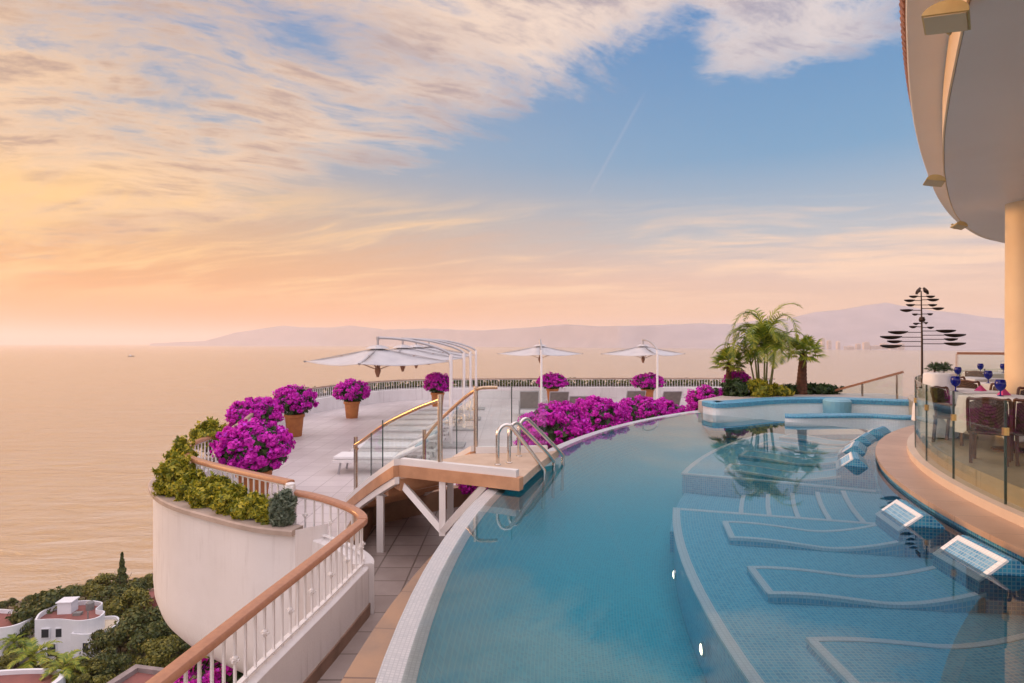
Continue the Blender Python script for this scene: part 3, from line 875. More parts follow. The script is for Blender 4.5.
m = MB(); rs_ = resample(out_pts, .14)
for a, b in zip(rs_, rs_[1:]):
    t = (b - a).normalized(); s = Vector((t.y, -t.x, 0)); c = a + Vector((0, 0, ZO + .36))
    m.tube([c - s * .05 + Vector((0, 0, -.03)), c + s * .6 + Vector((0, 0, .22))], .062, 7)
m.build('roof_tiles', ROOFTILE, roof, 50)
m = MB(); m.sweep(out_pts, [(.002, ZO + .02), (.014, ZO + .03), (.014, ZO + .10), (.008, ZO + .3), (.002, ZO + .3)], True)
m.build('cornice', SOFFIT_OUT, roof, 40)

col = empty('column', (8.16, 9.5, Z_REST), 0, 'smooth round cream column holding up the restaurant roof', 'column')
m = MB(); m.lathe([(.30, 0), (.285, .4), (.28, 2.0), (.275, ZI - Z_REST + .01)], n=32); m.build('shaft', CREAM, col, 40)
m = MB(); m.lathe([(.40, 0), (.40, .12), (.34, .20), (.31, .22)], n=32); m.build('base', CREAM, col, 40)

# floodlights under the eave
def make_flood():
    r = empty('floodlight', (0, 0, 0), 0, None, 'floodlight', 'floodlights under the roof edge')
    m = MB(); n = 14; vs = []
    for y in (-.15, .15):
        for i in range(n + 1):
            a = pi * i / n
            vs.append((-.17 + .19 * -cos(a) if False else -.19 * cos(a), y, .19 * sin(a) * .72))
    k = n + 1
    m.add(vs, [(i, i + 1, k + i + 1, k + i) for i in range(n)] + [tuple(range(k)), tuple(range(2 * k - 1, k - 1, -1)), (0, k, 2 * k - 1, k - 1)])
    m.build('housing', LAMPY, r, 40)
    m = MB(); m.box((0, 0, -.008), (.34, .27, .012)); m.build('lens', mat('lamp_lens', (.56, .46, .30), .2, spec=.6), r)
    m = MB(); m.tube([(0, .17, .02), (0, .24, .05), (0, .27, .12), (0, .27, .20)], .018, 8); m.box((0, .27, .215), (.14, .05, .03)); m.build('bracket', LAMPY, r)
    return r
FL = [((946, 23), 3.95, .0, 'cream floodlight nearest the camera at the top of the roof edge'), ((934, 183), 7.2, .35, 'middle cream floodlight under the curved roof edge'),
      ((959, 227), 9.9, .7, 'small far floodlight where the roof edge meets the sky')]
src = make_flood()
for i, (pp, Y, rz, lb) in enumerate(FL):
    o = src if i == 0 else copy_tree(src)
    place(o, D(pp[0], pp[1], Y), -.75 + rz, (.68, .52, .50)[i], lb)
    o.rotation_euler = (radians(-14), radians(12), -.75 + rz)

# ------------------------------------------------------------------ glass screen round the restaurant
scr = empty('glass_balustrade', (0, 0, 0), 0, 'tall frameless glass screen curving along the restaurant deck', 'glass balustrade')
t = -6.2
clip_m = mat('brass_clip', (.75, .50, .20), .3, metallic=1.0)
edge_m = mat('glass_edge', (.03, .06, .05), .2, spec=.8)
while t < 64:
    m = MB(); m.slabring(11.425, 11.437, t + .05, t + 6.15, .205, 1.30, 8)
    p = m.build('pane', GLASS_DK, scr)
    m = MB(); m.slabring(11.42, 11.442, t - .035, t + .035, .205, 1.30, 1); m.build('joint', edge_m, p)
    m = MB(); m.slabring(11.405, 11.457, t - .09, t + .09, .93, 1.01, 1); m.build('clip', clip_m, p)
    t += 6.2
# far screen of the restaurant with its brown handrail
fs_ = empty('terrace_screen', (0, 0, 0), 0, 'far glass balustrade with brown handrail behind the dining tables', 'balustrade')
fp = spline([D(957, 354, 17.8).to_2d().to_3d(), D(975, 354, 17.6).to_2d().to_3d(), D(1010, 354, 17.2).to_2d().to_3d(), D(1060, 354, 16.8).to_2d().to_3d()], 6)
m = MB(); m.sweep(fp, [(-.04, 1.56), (.04, 1.56), (.04, 1.63), (-.04, 1.63)], True); m.build('handrail', WOOD, fs_)
m = MB(); m.sweep(fp, [(-.006, .45), (.006, .45), (.006, 1.56), (-.006, 1.56)], True); m.build('pane', GLASS, fs_)
for p_ in resample(fp, 1.2):
    m = MB(); m.box((p_.x, p_.y, 1.0), (.05, .05, 1.15)); m.build('post', STEEL, fs_)
m = MB(); pts = [(13.5, 16.2), (13.2, 18.2), (18, 17.6), (20, 14)]; m.prism(pts, -.35, Z_REST - .004); m.build('floor', REST_FLOOR, deck)

# stair rail beyond the hot tub
sr = empty('stair_rail', (0, 0, 0), 0, 'sloping brown handrail over glass panels beside the kinetic sculpture', 'stair rail')
a, b = D(826, 393, 19.0), D(903, 372, 17.0)
m = MB(); m.beam(a, b, .07, .06); m.build('handrail', WOOD, sr)
m = MB(); lo = Vector((0, 0, -.95)); 
m.add([a + Vector((0, 0, -.03)), b + Vector((0, 0, -.03)), b + lo, a + lo], [(0, 1, 2, 3)])
n_ = (b - a).cross(Vector((0, 0, 1))).normalized() * .012
m.add([a + n_ + Vector((0, 0, -.03)), b + n_ + Vector((0, 0, -.03)), b + n_ + lo, a + n_ + lo], [(0, 1, 2, 3)])
m.build('pane', GLASS, sr)
for f in (.05, .5, .93):
    c = a.lerp(b, f); m = MB(); m.beam(c + Vector((0, 0, -.02)), c + Vector((0, 0, -1.5)), .04, .04); m.build('post', STEEL, sr)

# ================================================================== BALUSTRADES
def baluster_mesh(h, knob):
    m = MB(); m.box((0, 0, h / 2), (.018, .018, h))
    if knob:
        z = h * .52
        m.lathe([(.008, z - .035), (.022, z - .02), (.022, z + .02), (.008, z + .035)], n=8)
        m.box((0, 0, z), (.075, .016, .016)); m.box((0, 0, z), (.016, .075, .016))
    return m.mesh('baluster', METALW)

def balustrade(root, path, zw, zr, zfun=None, step=.135, wall_h0=-3.2, wall=True, rail_w=.115, limit=100, zbase=None, skirting=None, wt=.13, railmat=None):
    """parapet wall, handrail, bottom rail and balusters along a plan path; zfun(fraction) adds a rise"""
    L = [0]
    for a, b in zip(path, path[1:]): L.append(L[-1] + (Vector(b) - Vector(a)).length)
    zf = zfun or (lambda f: 0)
    pr = [Vector((p[0], p[1], zf(l / L[-1]))) for p, l in zip(path, L)]
    if wall:
        m = MB(); m.sweep(pr, [(-wt, wall_h0), (-wt, zw - .015), (-wt + .02, zw), (wt - .02, zw), (wt, zw - .015), (wt, wall_h0)], True)
        m.build('parapet_wall', STUCCO, root, 40)
    if skirting is not None:
        m = MB(); m.sweep(pr, [(-wt - .018, Z_LOW - .02), (-wt - .018, Z_LOW + .13), (-wt + .01, Z_LOW + .13), (-wt + .01, Z_LOW - .02)], True)
        m.build('skirting', BASEB, root)
    m = MB(); h = rail_w / 2
    m.sweep(pr, [(-h, zr - .055), (-h, zr - .02), (-h * .8, zr - .004), (-h * .4, zr), (h * .4, zr), (h * .8, zr - .004), (h, zr - .02), (h, zr - .055), (h * .6, zr - .065), (-h * .6, zr - .065)], True)
    m.build('handrail', railmat or WOOD, root, 40)
    m = MB(); m.sweep(pr, [(-.022, zw + .03), (.022, zw + .03), (.022, zw + .045), (-.022, zw + .045)], True)
    m.sweep(pr, [(-.022, zr - .085), (.022, zr - .085), (.022, zr - .07), (-.022, zr - .07)], True)
    m.build('rail_bar', METALW, root)
    hh = zr - .085 - zw
    meshes = [baluster_mesh(hh, False), baluster_mesh(hh, True)]
    rp = resample(pr, step); rest = MB()
    order = sorted(range(len(rp)), key=lambda i: rp[i].length)
    keep = set(order[:limit])
    for i, p in enumerate(rp):
        if i in keep:
            o = bpy.data.objects.new('baluster', meshes[1 if i % 3 == 0 else 0]); COL.objects.link(o); o.parent = root
            t = rp[min(i + 1, len(rp) - 1)] - rp[max(i - 1, 0)]
            o.location = (p.x, p.y, p.z + zw); o.rotation_euler = (0, 0, atan2(t.y, t.x))
        else:
            rest.box((p.x, p.y, p.z + zw + hh / 2), (.018, .018, hh))
    if rest.v:
        o = rest.build('balusters', METALW, root); o['kind'] = 'stuff'
    return pr

b1 = empty('balustrade', (0, 0, 0), 0, 'white balustrade with wooden handrail on the parapet by the lower walkway', 'balustrade')
balustrade(b1, RAIL_LOW + [(p.x, p.y, 0) for p in RAIL_B[1:7]], -.65, -.105, None, skirting=True, wt=.075, wall_h0=-2.6)
b2 = empty('balustrade', (0, 0, 0), 0, 'short curved balustrade climbing from the walkway corner to the flower planter', 'balustrade')
balustrade(b2, RAIL_B[6:], -.62, -.10, lambda f: .14 * f, wall_h0=-2.1)
b3 = empty('balustrade', (0, 0, 0), 0, 'round white balustrade behind the yellow green planter shrubs', 'balustrade')
balustrade(b3, RAIL_UP, -.42, .16, wall_h0=-1.9)
b4 = empty('balustrade', (0, 0, 0), 0, 'long white balustrade running round the far edge of the sun terrace', 'balustrade')
balustrade(b4, RAIL_FAR, -.30, .16, wall_h0=-1.8, rail_w=.09, railmat=mat('rail_worn_wood', (.42, .29, .21), .5, (.32, .22, .16), 3))
# white newel between the two rails
o = empty('newel_post', (-2.80, 7.58, Z_UP), 0, 'white post where the planter rail steps down to the lower rail', 'post')
m = MB(); m.box((0, 0, .48), (.11, .11, .96)); m.build('shaft', WHITE, o, False, .02)
m = MB(); m.lathe([(.06, .955), (.06, .975), (.045, .985), (.0, .99)], n=12, capb=True, capt=False); m.build('cap', WHITE, o)

# ------------------------------------------------------------------ planter hanging off the terrace corner
PLX = spline([(-2.62, 7.25, 0), (-3.15, 7.42, 0), (-3.9, 7.86, 0), (-4.72, 8.42, 0), (-5.35, 9.05, 0), (-5.85, 9.8, 0), (-6.08, 10.6, 0), (-6.1, 11.4, 0), (-5.95, 12.1, 0)], 6)
pl = empty('planter_wall', (0, 0, 0), 0, 'bulging white planter wall hanging off the terrace corner above the village', 'planter')
cen = Vector((-3.4, 10.2, 0))
m = MB(); prof = [(1, -.40), (1, -1.2), (1.0, -1.85), (.992, -2.08), (.965, -2.27), (.91, -2.43), (.81, -2.54), (.6, -2.60), (.2, -2.61)]
n = len(PLX)
vs = []
for s, z in prof:
    for p in PLX:
        q = cen + (p - cen) * s; vs.append((q.x, q.y, z))
m.add(vs, [(j * n + i, j * n + i + 1, (j + 1) * n + i + 1, (j + 1) * n + i) for j in range(len(prof) - 1) for i in range(n - 1)])
m.build('wall', STUCCO, pl, 50)
m = MB(); m.sweep(PLX, [(.07, -.42), (.07, -.365), (.05, -.35), (-.16, -.35), (-.16, -.42)], True)
m.build('coping', mat('planter_coping', (.46, .36, .30), .7, (.36, .28, .23), 3, bump=.1), pl)
inner = [(p.x, p.y) for p in RAIL_UP]
m = MB(); m.poly([(p.x, p.y) for p in PLX] + inner[::-1], -.43); m.build('soil', SOIL, pl)
m = MB(); m.add([(-2.62, 7.25, -.36), (-2.62, 7.25, -3.0), (-2.3, 7.5, -3.0), (-2.3, 7.5, -.36)], [(0, 1, 2, 3)]); m.build('end_wall', STUCCO, pl)

# ================================================================== ENTRY BRIDGE
br_ = empty('entry_bridge', (0, 0, 0), 0, 'stone stepped bridge with glass sides on white legs at the pool edge', 'bridge')
A = Vector((-1.56, 8.36, .2)); B = Vector((.10, 7.55, .2)); Cc = Vector((.56, 9.53, .2)); Dd = Vector((-.57, 9.44, .2))
Tn = Vector((-2.75, 10.2, -.82)); Tf = Tn + (Dd - A); Tf.z = -.82
m = MB(); m.prism([(A.x, A.y), (B.x, B.y)] + [tuple(pol(16.66, t)[:2]) for t in (14.6, 16.5, 18.5, 20.6)] + [(Cc.x, Cc.y), (Dd.x, Dd.y)], .06, .17)
m.build('platform', mat('platform_stone', (.62, .46, .34), .5, (.52, .37, .26), 4), br_)
def edgebeam(p, q, name, mt, w, h, dz, parent=br_):
    m = MB(); m.beam(p + Vector((0, 0, dz)), q + Vector((0, 0, dz)), w, h); return m.build(name, mt, parent)
def arc_path(p, q, sag=.05):
    return [p.lerp(q, i / 10) + Vector((0, 0, sag * sin(pi * i / 10))) for i in range(11)]
def striped(path, sect, name, mt):
    m = MB(); N = len(path); vs = []
    d = (path[-1] - path[0]); d.z = 0; d.normalize(); s = Vector((-d.y, d.x, 0))
    for p in path:
        for o, z in sect: vs.append(p + s * o + Vector((0, 0, z)))
    k = len(sect)
    m.add(vs, [(i * k + j, i * k + (j + 1) % k, (i + 1) * k + (j + 1) % k, (i + 1) * k + j) for i in range(N - 1) for j in range(k)] + [tuple(range(k)), tuple((N - 1) * k + j for j in range(k))])
    return m.build(name, mt, br_)
near_path = arc_path(A, Tn, .03); far_path = arc_path(Dd, Tf, .03)
for path, sgn in ((near_path, 1), (far_path, -1)):
    striped(path, [(-.02, -.16), (.10, -.16), (.10, 0), (-.02, 0)], 'stringer', ORANGE_STONE)
    striped(path, [(0.0, -.002), (.09, -.002), (.09, .09), (0.0, .09)], 'kerb', WHITE)
    striped(path, [(.01, -.26), (.08, -.26), (.08, -.161), (.01, -.161)], 'under_beam', METALW)
bh = (B - A).normalized(); nb = Vector((-bh.y, bh.x, 0))
m = MB(); m.beam(A + Vector((0, 0, -.08)) + nb * .04, B + Vector((0, 0, -.08)) + nb * .04, .12, .16); m.build('front_edge', ORANGE_STONE, br_)
m = MB(); m.beam(A + Vector((0, 0, .04)) + nb * .05, A.lerp(B, .97) + Vector((0, 0, .04)) + nb * .05, .09, .10); m.build('kerb', WHITE, br_)
m = MB(); m.beam(Dd + Vector((0, 0, .02)), Cc + Vector((0, 0, .02)), .09, .10); m.build('kerb', WHITE, br_)
for k in range(5):
    f0, f1 = k / 5, (k + 1) / 5; z = .17 - (k + 1) * .17
    q = [A.lerp(Tn, f0), A.lerp(Tn, f1), Dd.lerp(Tf, f1), Dd.lerp(Tf, f0)]
    m = MB(); m.prism([(v.x, v.y) for v in q], z - .16, z); m.build('tread', ORANGE_STONE, br_)
# legs and braces
fp_ = A.lerp(Tn, .38)
m = MB(); lp = Vector((-1.955, 8.93, 0)); m.box((lp.x, lp.y, -.78), (.10, .10, .84)); m.build('leg', METALW, br_)
foot = Vector((-.94, 8.12, -.70)); vt = Vector((-.94, 8.12, .04))
for (p, q) in ((vt, foot), (Vector((-1.62, 8.50, -.02)), foot + Vector((0, 0, .06))), (Vector((-.36, 7.86, .04)), foot + Vector((0, 0, .06)))):
    m = MB(); m.beam(p, q, .085, .085, (0, 1, 0)); m.build('brace', METALW, br_)
lq = Dd.lerp(Tf, .4); m = MB(); m.box((lq.x, lq.y, -.72), (.10, .10, .98)); m.build('leg', METALW, br_)
m = MB(); m.beam(lp + Vector((0, 0, -.34)), lq + Vector((0, 0, -.2)), .08, .1); m.build('cross_beam', METALW, br_)
# posts, glass, handrails
P2 = A.lerp(B, .34) + nb * .05; P3 = Dd.copy(); P1 = Tn + Vector((.12, -.10, 0)) ; P4 = Tf.lerp(Dd, .12)
for p, h in ((P1, 1.14), (P2, 1.0), (P3, 1.02), (P4, 1.0)):
    m = MB(); m.tube([p, p + Vector((0, 0, h))], .035, 12); m.build('post', STEEL, br_, 40)
def guard(path, h0, h1, nb_=3):
    for i in range(nb_):
        a = path[int(round(i * (len(path) - 1) / nb_))]; b = path[int(round((i + 1) * (len(path) - 1) / nb_))]
        d = (b - a).normalized() * .015; s = Vector((-d.y, d.x, 0)).normalized() * .006
        m = MB()
        vs = []
        for (q, hh) in ((a + d, h0), (b - d, h0), (b - d, h1), (a + d, h1)):
            for e in (-1, 1): vs.append(q + s * e + Vector((0, 0, hh)))
        m.add(vs, [(0, 2, 4, 6), (1, 3, 5, 7), (0, 1, 3, 2), (2, 3, 5, 4), (4, 5, 7, 6), (6, 7, 1, 0)])
        g_ = m.build('glass_panel', GLASS, br_)
        if i: 
            m = MB(); m.tube([a + Vector((0, 0, h0)), a + Vector((0, 0, h1 + .06))], .010, 6); m.build('joint', edge_m, g_)
gp = [P1.lerp(A + nb * .05, i / 8) for i in range(7)]
gp = [Vector((p.x, p.y, max(p.z, -.82))) for p in gp] + [A + nb * .06 + bh * .1, P2]
guard(gp, .08, .86, 3)
guard([P4.lerp(Dd, i / 6) for i in range(7)], .08, .88, 3)
guard([Dd.lerp(Cc, i / 4) for i in range(5)], .06, .95, 2)
hr1 = spline([P1 + Vector((.03, 0, .93)), P1 + Vector((.0, -.06, 1.0)), P1.lerp(P2, .12) + Vector((0, 0, 1.01)), P1.lerp(P2, .45) + Vector((-.05, 0, 1.02)), P1.lerp(P2, .78) + Vector((-.02, 0, .99)), P2 + Vector((0, 0, .93))], 8)
m = MB(); m.tube(hr1, .028, 10); m.build('handrail', mat('bronze_rail', (.55, .40, .27), .25, metallic=.9), br_, 60)
hr2 = spline([P4 + Vector((0, 0, .82)), P4.lerp(P3, .25) + Vector((0, 0, .92)), P4.lerp(P3, .7) + Vector((0, 0, .98)), P3 + Vector((0, 0, .96)), P3 + Vector((.16, -.02, 1.0)), P3 + Vector((.34, 0, 1.0))], 8)
m = MB(); m.tube(hr2, .028, 10); m.build('handrail', MATS['bronze_rail'], br_, 60)
# pool grab rails
GR = [((497.6, 465), (543, 482), 'polished steel pool grab rail closest to the walkway'), ((509, 463), (553, 473), 'middle one of three polished steel pool grab rails'),
      ((519, 456.5), (562, 467), 'polished steel pool grab rail closest to the pink hedge')]
for (f, e, lb) in GR:
    a = P(*f, .17); b = P(*e, -.10); d = Vector((b.x - a.x, b.y - a.y, 0)); L = d.length; d.normalize()
    pts = [a, a + Vector((0, 0, .36))]
    for k in range(7):
        an = pi - k / 6 * (pi * .72)
        pts.append(a + d * (.125 + .125 * cos(an)) + Vector((0, 0, .40 + .165 * sin(an))))
    last = pts[-1]
    end = Vector((b.x, b.y, .12)); pts += [last.lerp(end, .5), end - d * .02, end + Vector((0, 0, -.12)) + d * .02, end + Vector((0, 0, -.6))]
    r = empty('grab_rail', a, 0, lb, 'grab rail', 'grab rails at the pool entry')
    m = MB(); m.tube([p - a for p in spline(pts, 4)], .028, 12); m.build('rail', CHROME, r, 60)
    m = MB(); m.lathe([(.05, -.001), (.05, .012), (.03, .02)], n=14); m.build('flange', CHROME, r)

# ================================================================== FURNITURE
def make_umbrella():
    r = empty('cantilever_umbrella', (0, 0, 0), 0, None, 'umbrella')
    m = MB(); m.tube([(0, 0, .05), (0, 0, 2.45)], .045, 12); m.build('mast', METALW, r, 40)
    m = MB(); m.box((0, 0, .03), (.75, .75, .06)); m.build('base', mat('concrete_base', (.42, .40, .38), .8, (.34, .32, .31), 4), r, False, .01)
    arm = spline([(0, 0, 2.42), (-.14, 0, 2.53), (-.5, 0, 2.67), (-1.0, 0, 2.80), (-1.5, 0, 2.87), (-1.95, 0, 2.89)], 5)
    m = MB(); m.tube(arm, .036, 10); m.build('arm', GREYMETAL, r, 60)
    m = MB(); m.lathe([(.03, 2.62), (.035, 2.92)], (-1.95, 0, 0), 10); m.lathe([(.05, 2.83), (.05, 2.92)], (-1.95, 0, 0), 10); m.build('hanger', GREYMETAL, r)
    # four sided canopy with sagging panels, a corner on the arm's axis
    m = MB(); H = 1.95; zc_, za = 2.26, 2.64; N = 8
    cor = [Vector((H, 0, zc_)), Vector((0, H, zc_)), Vector((-H, 0, zc_)), Vector((0, -H, zc_))]
    for k in range(4):
        a, b = cor[k], cor[(k + 1) % 4]; ap = Vector((0, 0, za)); vs = []; idx = {}
        for i in range(N + 1):
            for j in range(i + 1):
                u = i / N; w = j / i if i else 0
                e = a.lerp(b, w); p = ap.lerp(e, u)
                p.z -= .11 * sin(pi * w) * u * (1 - .3 * u) + .05 * sin(pi * u)
                inn = .07 * sin(pi * w) * u; p.x *= (1 - inn); p.y *= (1 - inn)
                idx[(i, j)] = len(vs); vs.append(p + Vector((-1.95, 0, 0)))
        fs = []
        for i in range(N):
            for j in range(i + 1):
                fs.append((idx[(i, j)], idx[(i + 1, j)], idx[(i + 1, j + 1)]))
                if j < i: fs.append((idx[(i, j)], idx[(i + 1, j + 1)], idx[(i, j + 1)]))
        m.add(vs, fs)
    cn = m.build('canopy', FABRIC_W, r, 25)
    sd_ = cn.modifiers.new('thickness', 'SOLIDIFY'); sd_.thickness = .008
    m = MB(); m.lathe([(.34, 2.60), (.20, 2.67), (.05, 2.70)], (-1.95, 0, 0), 4); m.build('vent', FABRIC_W, cn)
    for k in range(4):
        c = cor[k] + Vector((-1.95, 0, 0)); hub = Vector((-1.95, 0, 2.03))
        m = MB(); m.beam(Vector((-1.95, 0, za - .03)), c + Vector((0, 0, -.02)), .03, .022); rb = m.build('rib', GREYMETAL, r)
        m = MB(); m.beam(hub, Vector((-1.95, 0, za - .03)).lerp(c, .52), .028, .022); m.build('strut', mat('strut_wood', (.30, .15, .08), .5), rb)
        m = MB(); m.lathe([(.03, -.02), (.035, .02)], tuple(c), 8); m.build('corner_cap', GREYMETAL, rb)
    m = MB(); m.lathe([(.03, 1.84), (.06, 1.92), (.085, 2.0), (.07, 2.09), (.03, 2.14), (.025, 2.62)], (-1.95, 0, 0), 12); m.build('hub', MATS['strut_wood'], r, 50)
    return r
UM = [(-1.63, 16.0, 0, 'nearest white cantilever umbrella over the sunbeds, its canopy tip farthest left'), (-1.53, 19.1, 0, 'second white cantilever umbrella in the row over the sunbeds'),
      (-1.5, 21.6, 0, 'third white cantilever umbrella in the row over the sunbeds'), (-1.5, 24.9, 0, 'last white cantilever umbrella in the row over the sunbeds'),
      (1.25, 25.6, -pi / 2 - .02, 'white cantilever umbrella alone at mid terrace, seen edge on'), (6.15, 25.4, -pi / 2 + .09, 'white cantilever umbrella seen edge on nearest the palms')]
src = make_umbrella()
for i, (x, y, rz, lb) in enumerate(UM):
    o = src if i == 0 else copy_tree(src)
    place(o, (x, y, Z_UP), rz, 1, lb, 'white cantilever umbrellas on the terrace')

def make_sunbed():
    r = empty('sunbed', (0, 0, 0), 0, None, 'sunbed')
    m = MB()
    for y in (-.31, .31): m.box((-.05, y, .27), (1.95, .04, .05))
    for x in (-1.0, .9): m.box((x, 0, .268), (.04, .58, .046))
    for k in range(9): m.box((-.9 + .2 * k, 0, .285), (.07, .57, .012))
    m.build('frame', METALW, r)
    for x in (-.85, .75):
        for y in (-.29, .29):
            m = MB(); m.beam((x, y, .26), (x + (.05 if x > 0 else -.05), y, 0), .035, .035, (0, 1, 0)); m.build('leg', GREYMETAL, r)
    m = MB(); m.box((-.38, 0, .335), (1.27, .58, .075)); m.build('mattress', CUSHION, r, False, .025)
    ax = Matrix.Rotation(-radians(24), 3, 'Y'); m = MB(); m.box((.58, 0, .46), (.74, .58, .075), ax=ax); m.build('backrest', CUSHION, r, False, .025)
    m = MB(); m.box((.80, 0, .595), (.24, .44, .07), ax=ax); m.build('pillow', mat('pillow_blue_grey', (.36, .45, .50), .9), r, False, .025)
    return r
src = make_sunbed()
for i in range(8):
    o = src if i == 0 else copy_tree(src)
    nm = ['first', 'second', 'third', 'fourth', 'fifth', 'sixth', 'seventh', 'eighth'][i]
    lb = 'white cushioned sunbed under the umbrellas, ' + ('the one beside the bridge steps' if i == 0 else 'the farthest from the bridge' if i == 7 else f'{nm} from the bridge steps')
    place(o, (-2.72 + .02 * i + random.uniform(-.04, .04), 12.85 + 1.32 * i, Z_UP), random.uniform(-.03, .03), 1, lb, 'white sunbeds in a row under the umbrellas')

def make_chaise():
    """mesh fabric chaise, head towards -y"""
    r = empty('mesh_chaise', (0, 0, 0), 0, None, 'chaise')
    m = MB()
    for x in (-.34, .34): m.box((x, .35, .32), (.035, 1.35, .045))
    m.box((0, 1.02, .32), (.68, .035, .045)); m.box((0, -.3, .32), (.68, .035, .045)); m.build('frame', GREYMETAL, r)
    for x in (-.33, .33):
        for y in (-.2, .9):
            m = MB(); m.box((x, y, .16), (.035, .035, .32)); m.build('leg', GREYMETAL, r)
        m = MB(); m.tube(spline([(x * 1.06, -.15, .33), (x * 1.06, -.15, .56), (x * 1.06, -.05, .60), (x * 1.06, .3, .60), (x * 1.06, .36, .56), (x * 1.06, .36, .33)], 3), .014, 6); m.build('armrest', GREYMETAL, r)
    m = MB(); m.box((0, .36, .345), (.64, 1.30, .02)); m.build('seat', MESHFAB, r)
    ax = Matrix.Rotation(radians(62), 3, 'X'); m = MB(); m.box((0, -.50, .66), (.64, .78, .025), ax=Matrix.Rotation(radians(-58), 3, 'X')); bk = m.build('backrest', MESHFAB, r)
    m = MB()
    for x in (-.335, .335): m.beam((x, -.29, .33), (x, -.715, 1.0), .03, .03)
    m.beam((-.335, -.715, 1.0), (.335, -.715, 1.0), .03, .03); m.build('back_frame', GREYMETAL, bk)
    return r
src = make_chaise()
CH = [(.62, 22.4, 'grey mesh chaise with its back raised, left of the lone umbrella mast'), (1.66, 22.2, 'grey mesh chaise with its back raised, right of the lone umbrella mast'),
      (2.22, 20.4, 'grey mesh chaise closest to the pink hedge, back turned to the pool'), (4.55, 22.6, 'grey mesh chaise left of the mast nearest the palms'),
      (5.75, 22.3, 'grey mesh chaise right of the mast nearest the palms')]
for i, (x, y, lb) in enumerate(CH):
    o = src if i == 0 else copy_tree(src)
    place(o, (x, y, Z_UP), random.uniform(-.06, .06), 1, lb, 'grey mesh chaises facing the sea')
# small white side tables
def make_side_table():
    r = empty('side_table', (0, 0, 0), 0, None, 'side table')
    m = MB(); m.lathe([(.24, .42), (.25, .44), (.24, .46)], n=20); m.build('table_top', METALW, r)
    for k in range(3):
        a = 2 * pi * k / 3; m = MB(); m.tube([(.06 * cos(a), .06 * sin(a), .42), (.2 * cos(a), .2 * sin(a), 0)], .013, 6); m.build('leg', METALW, r)
    return r
src = make_side_table()
for i, (x, y, lb) in enumerate([(1.14, 22.6, 'small round white side table between two grey mesh chaises'), (5.15, 22.8, 'small round white side table by the mast nearest the palms')]):
    place(src if i == 0 else copy_tree(src), (x, y, Z_UP), 0, 1, lb, 'round side tables by the chaises')

# ------------------------------------------------------------------ dining tables, chairs, goblets
def make_table(s=.82):
    r = empty('dining_table', (0, 0, 0), 0, None, 'dining table')
    h = s / 2
    m = MB(); m.lathe([(.22, 0), (.22, .03), (.04, .06), (.035, .70)], n=14); m.build('pedestal', DKWOOD, r)
    m = MB(); m.box((0, 0, .72), (s - .02, s - .02, .04)); m.build('table_top', DKWOOD, r)
    m = MB(); N = 48; vs = []
    def sq(a, k): 
        c, s_ = cos(a), sin(a); q = max(abs(c), abs(s_)); return Vector((c / q * k, s_ / q * k, 0))
    rings = [(.0, .752), (h, .752), (h + .012, .742), (h + .03, .60), (h + .05, .44), (h + .06, .32)]
    for ri, (k, z) in enumerate(rings):
        for i in range(N):
            a = 2 * pi * i / N; f = 1 + (.05 * sin(i * pi / 3) * max(0, ri - 2) / 3)
            p = sq(a, k * f); vs.append((p.x, p.y, z - (.05 * abs(cos(2 * a)) * 0 if ri < 5 else .10 * (abs(sin(2 * a)) > .8))))
    m.add(vs, [(j * N + i, j * N + (i + 1) % N, (j + 1) * N + (i + 1) % N, (j + 1) * N + i) for j in range(len(rings) - 1) for i in range(N)])
    m.build('tablecloth', CLOTH, r, 40)
    return r
TB = [(6.95, 8.35, .2, 'white clothed dining table by the glass with the largest blue goblet'), (7.15, 9.55, .1, 'white clothed dining table second along the glass screen'),
      (9.15, 11.1, .3, 'white clothed dining table in the third row from the pool'), (9.9, 12.9, .2, 'white clothed dining table left in front of the far handrail'), (12.0, 15.0, .1, 'white clothed dining table farthest out by the far handrail'),
      (13.9, 16.2, .1, 'white clothed dining table beside the far handrail near the column')]
src = make_table()
for i, (x, y, rz, lb) in enumerate(TB):
    place(src if i == 0 else copy_tree(src), (x, y, Z_REST), rz, 1, lb, 'dining tables with white cloths')
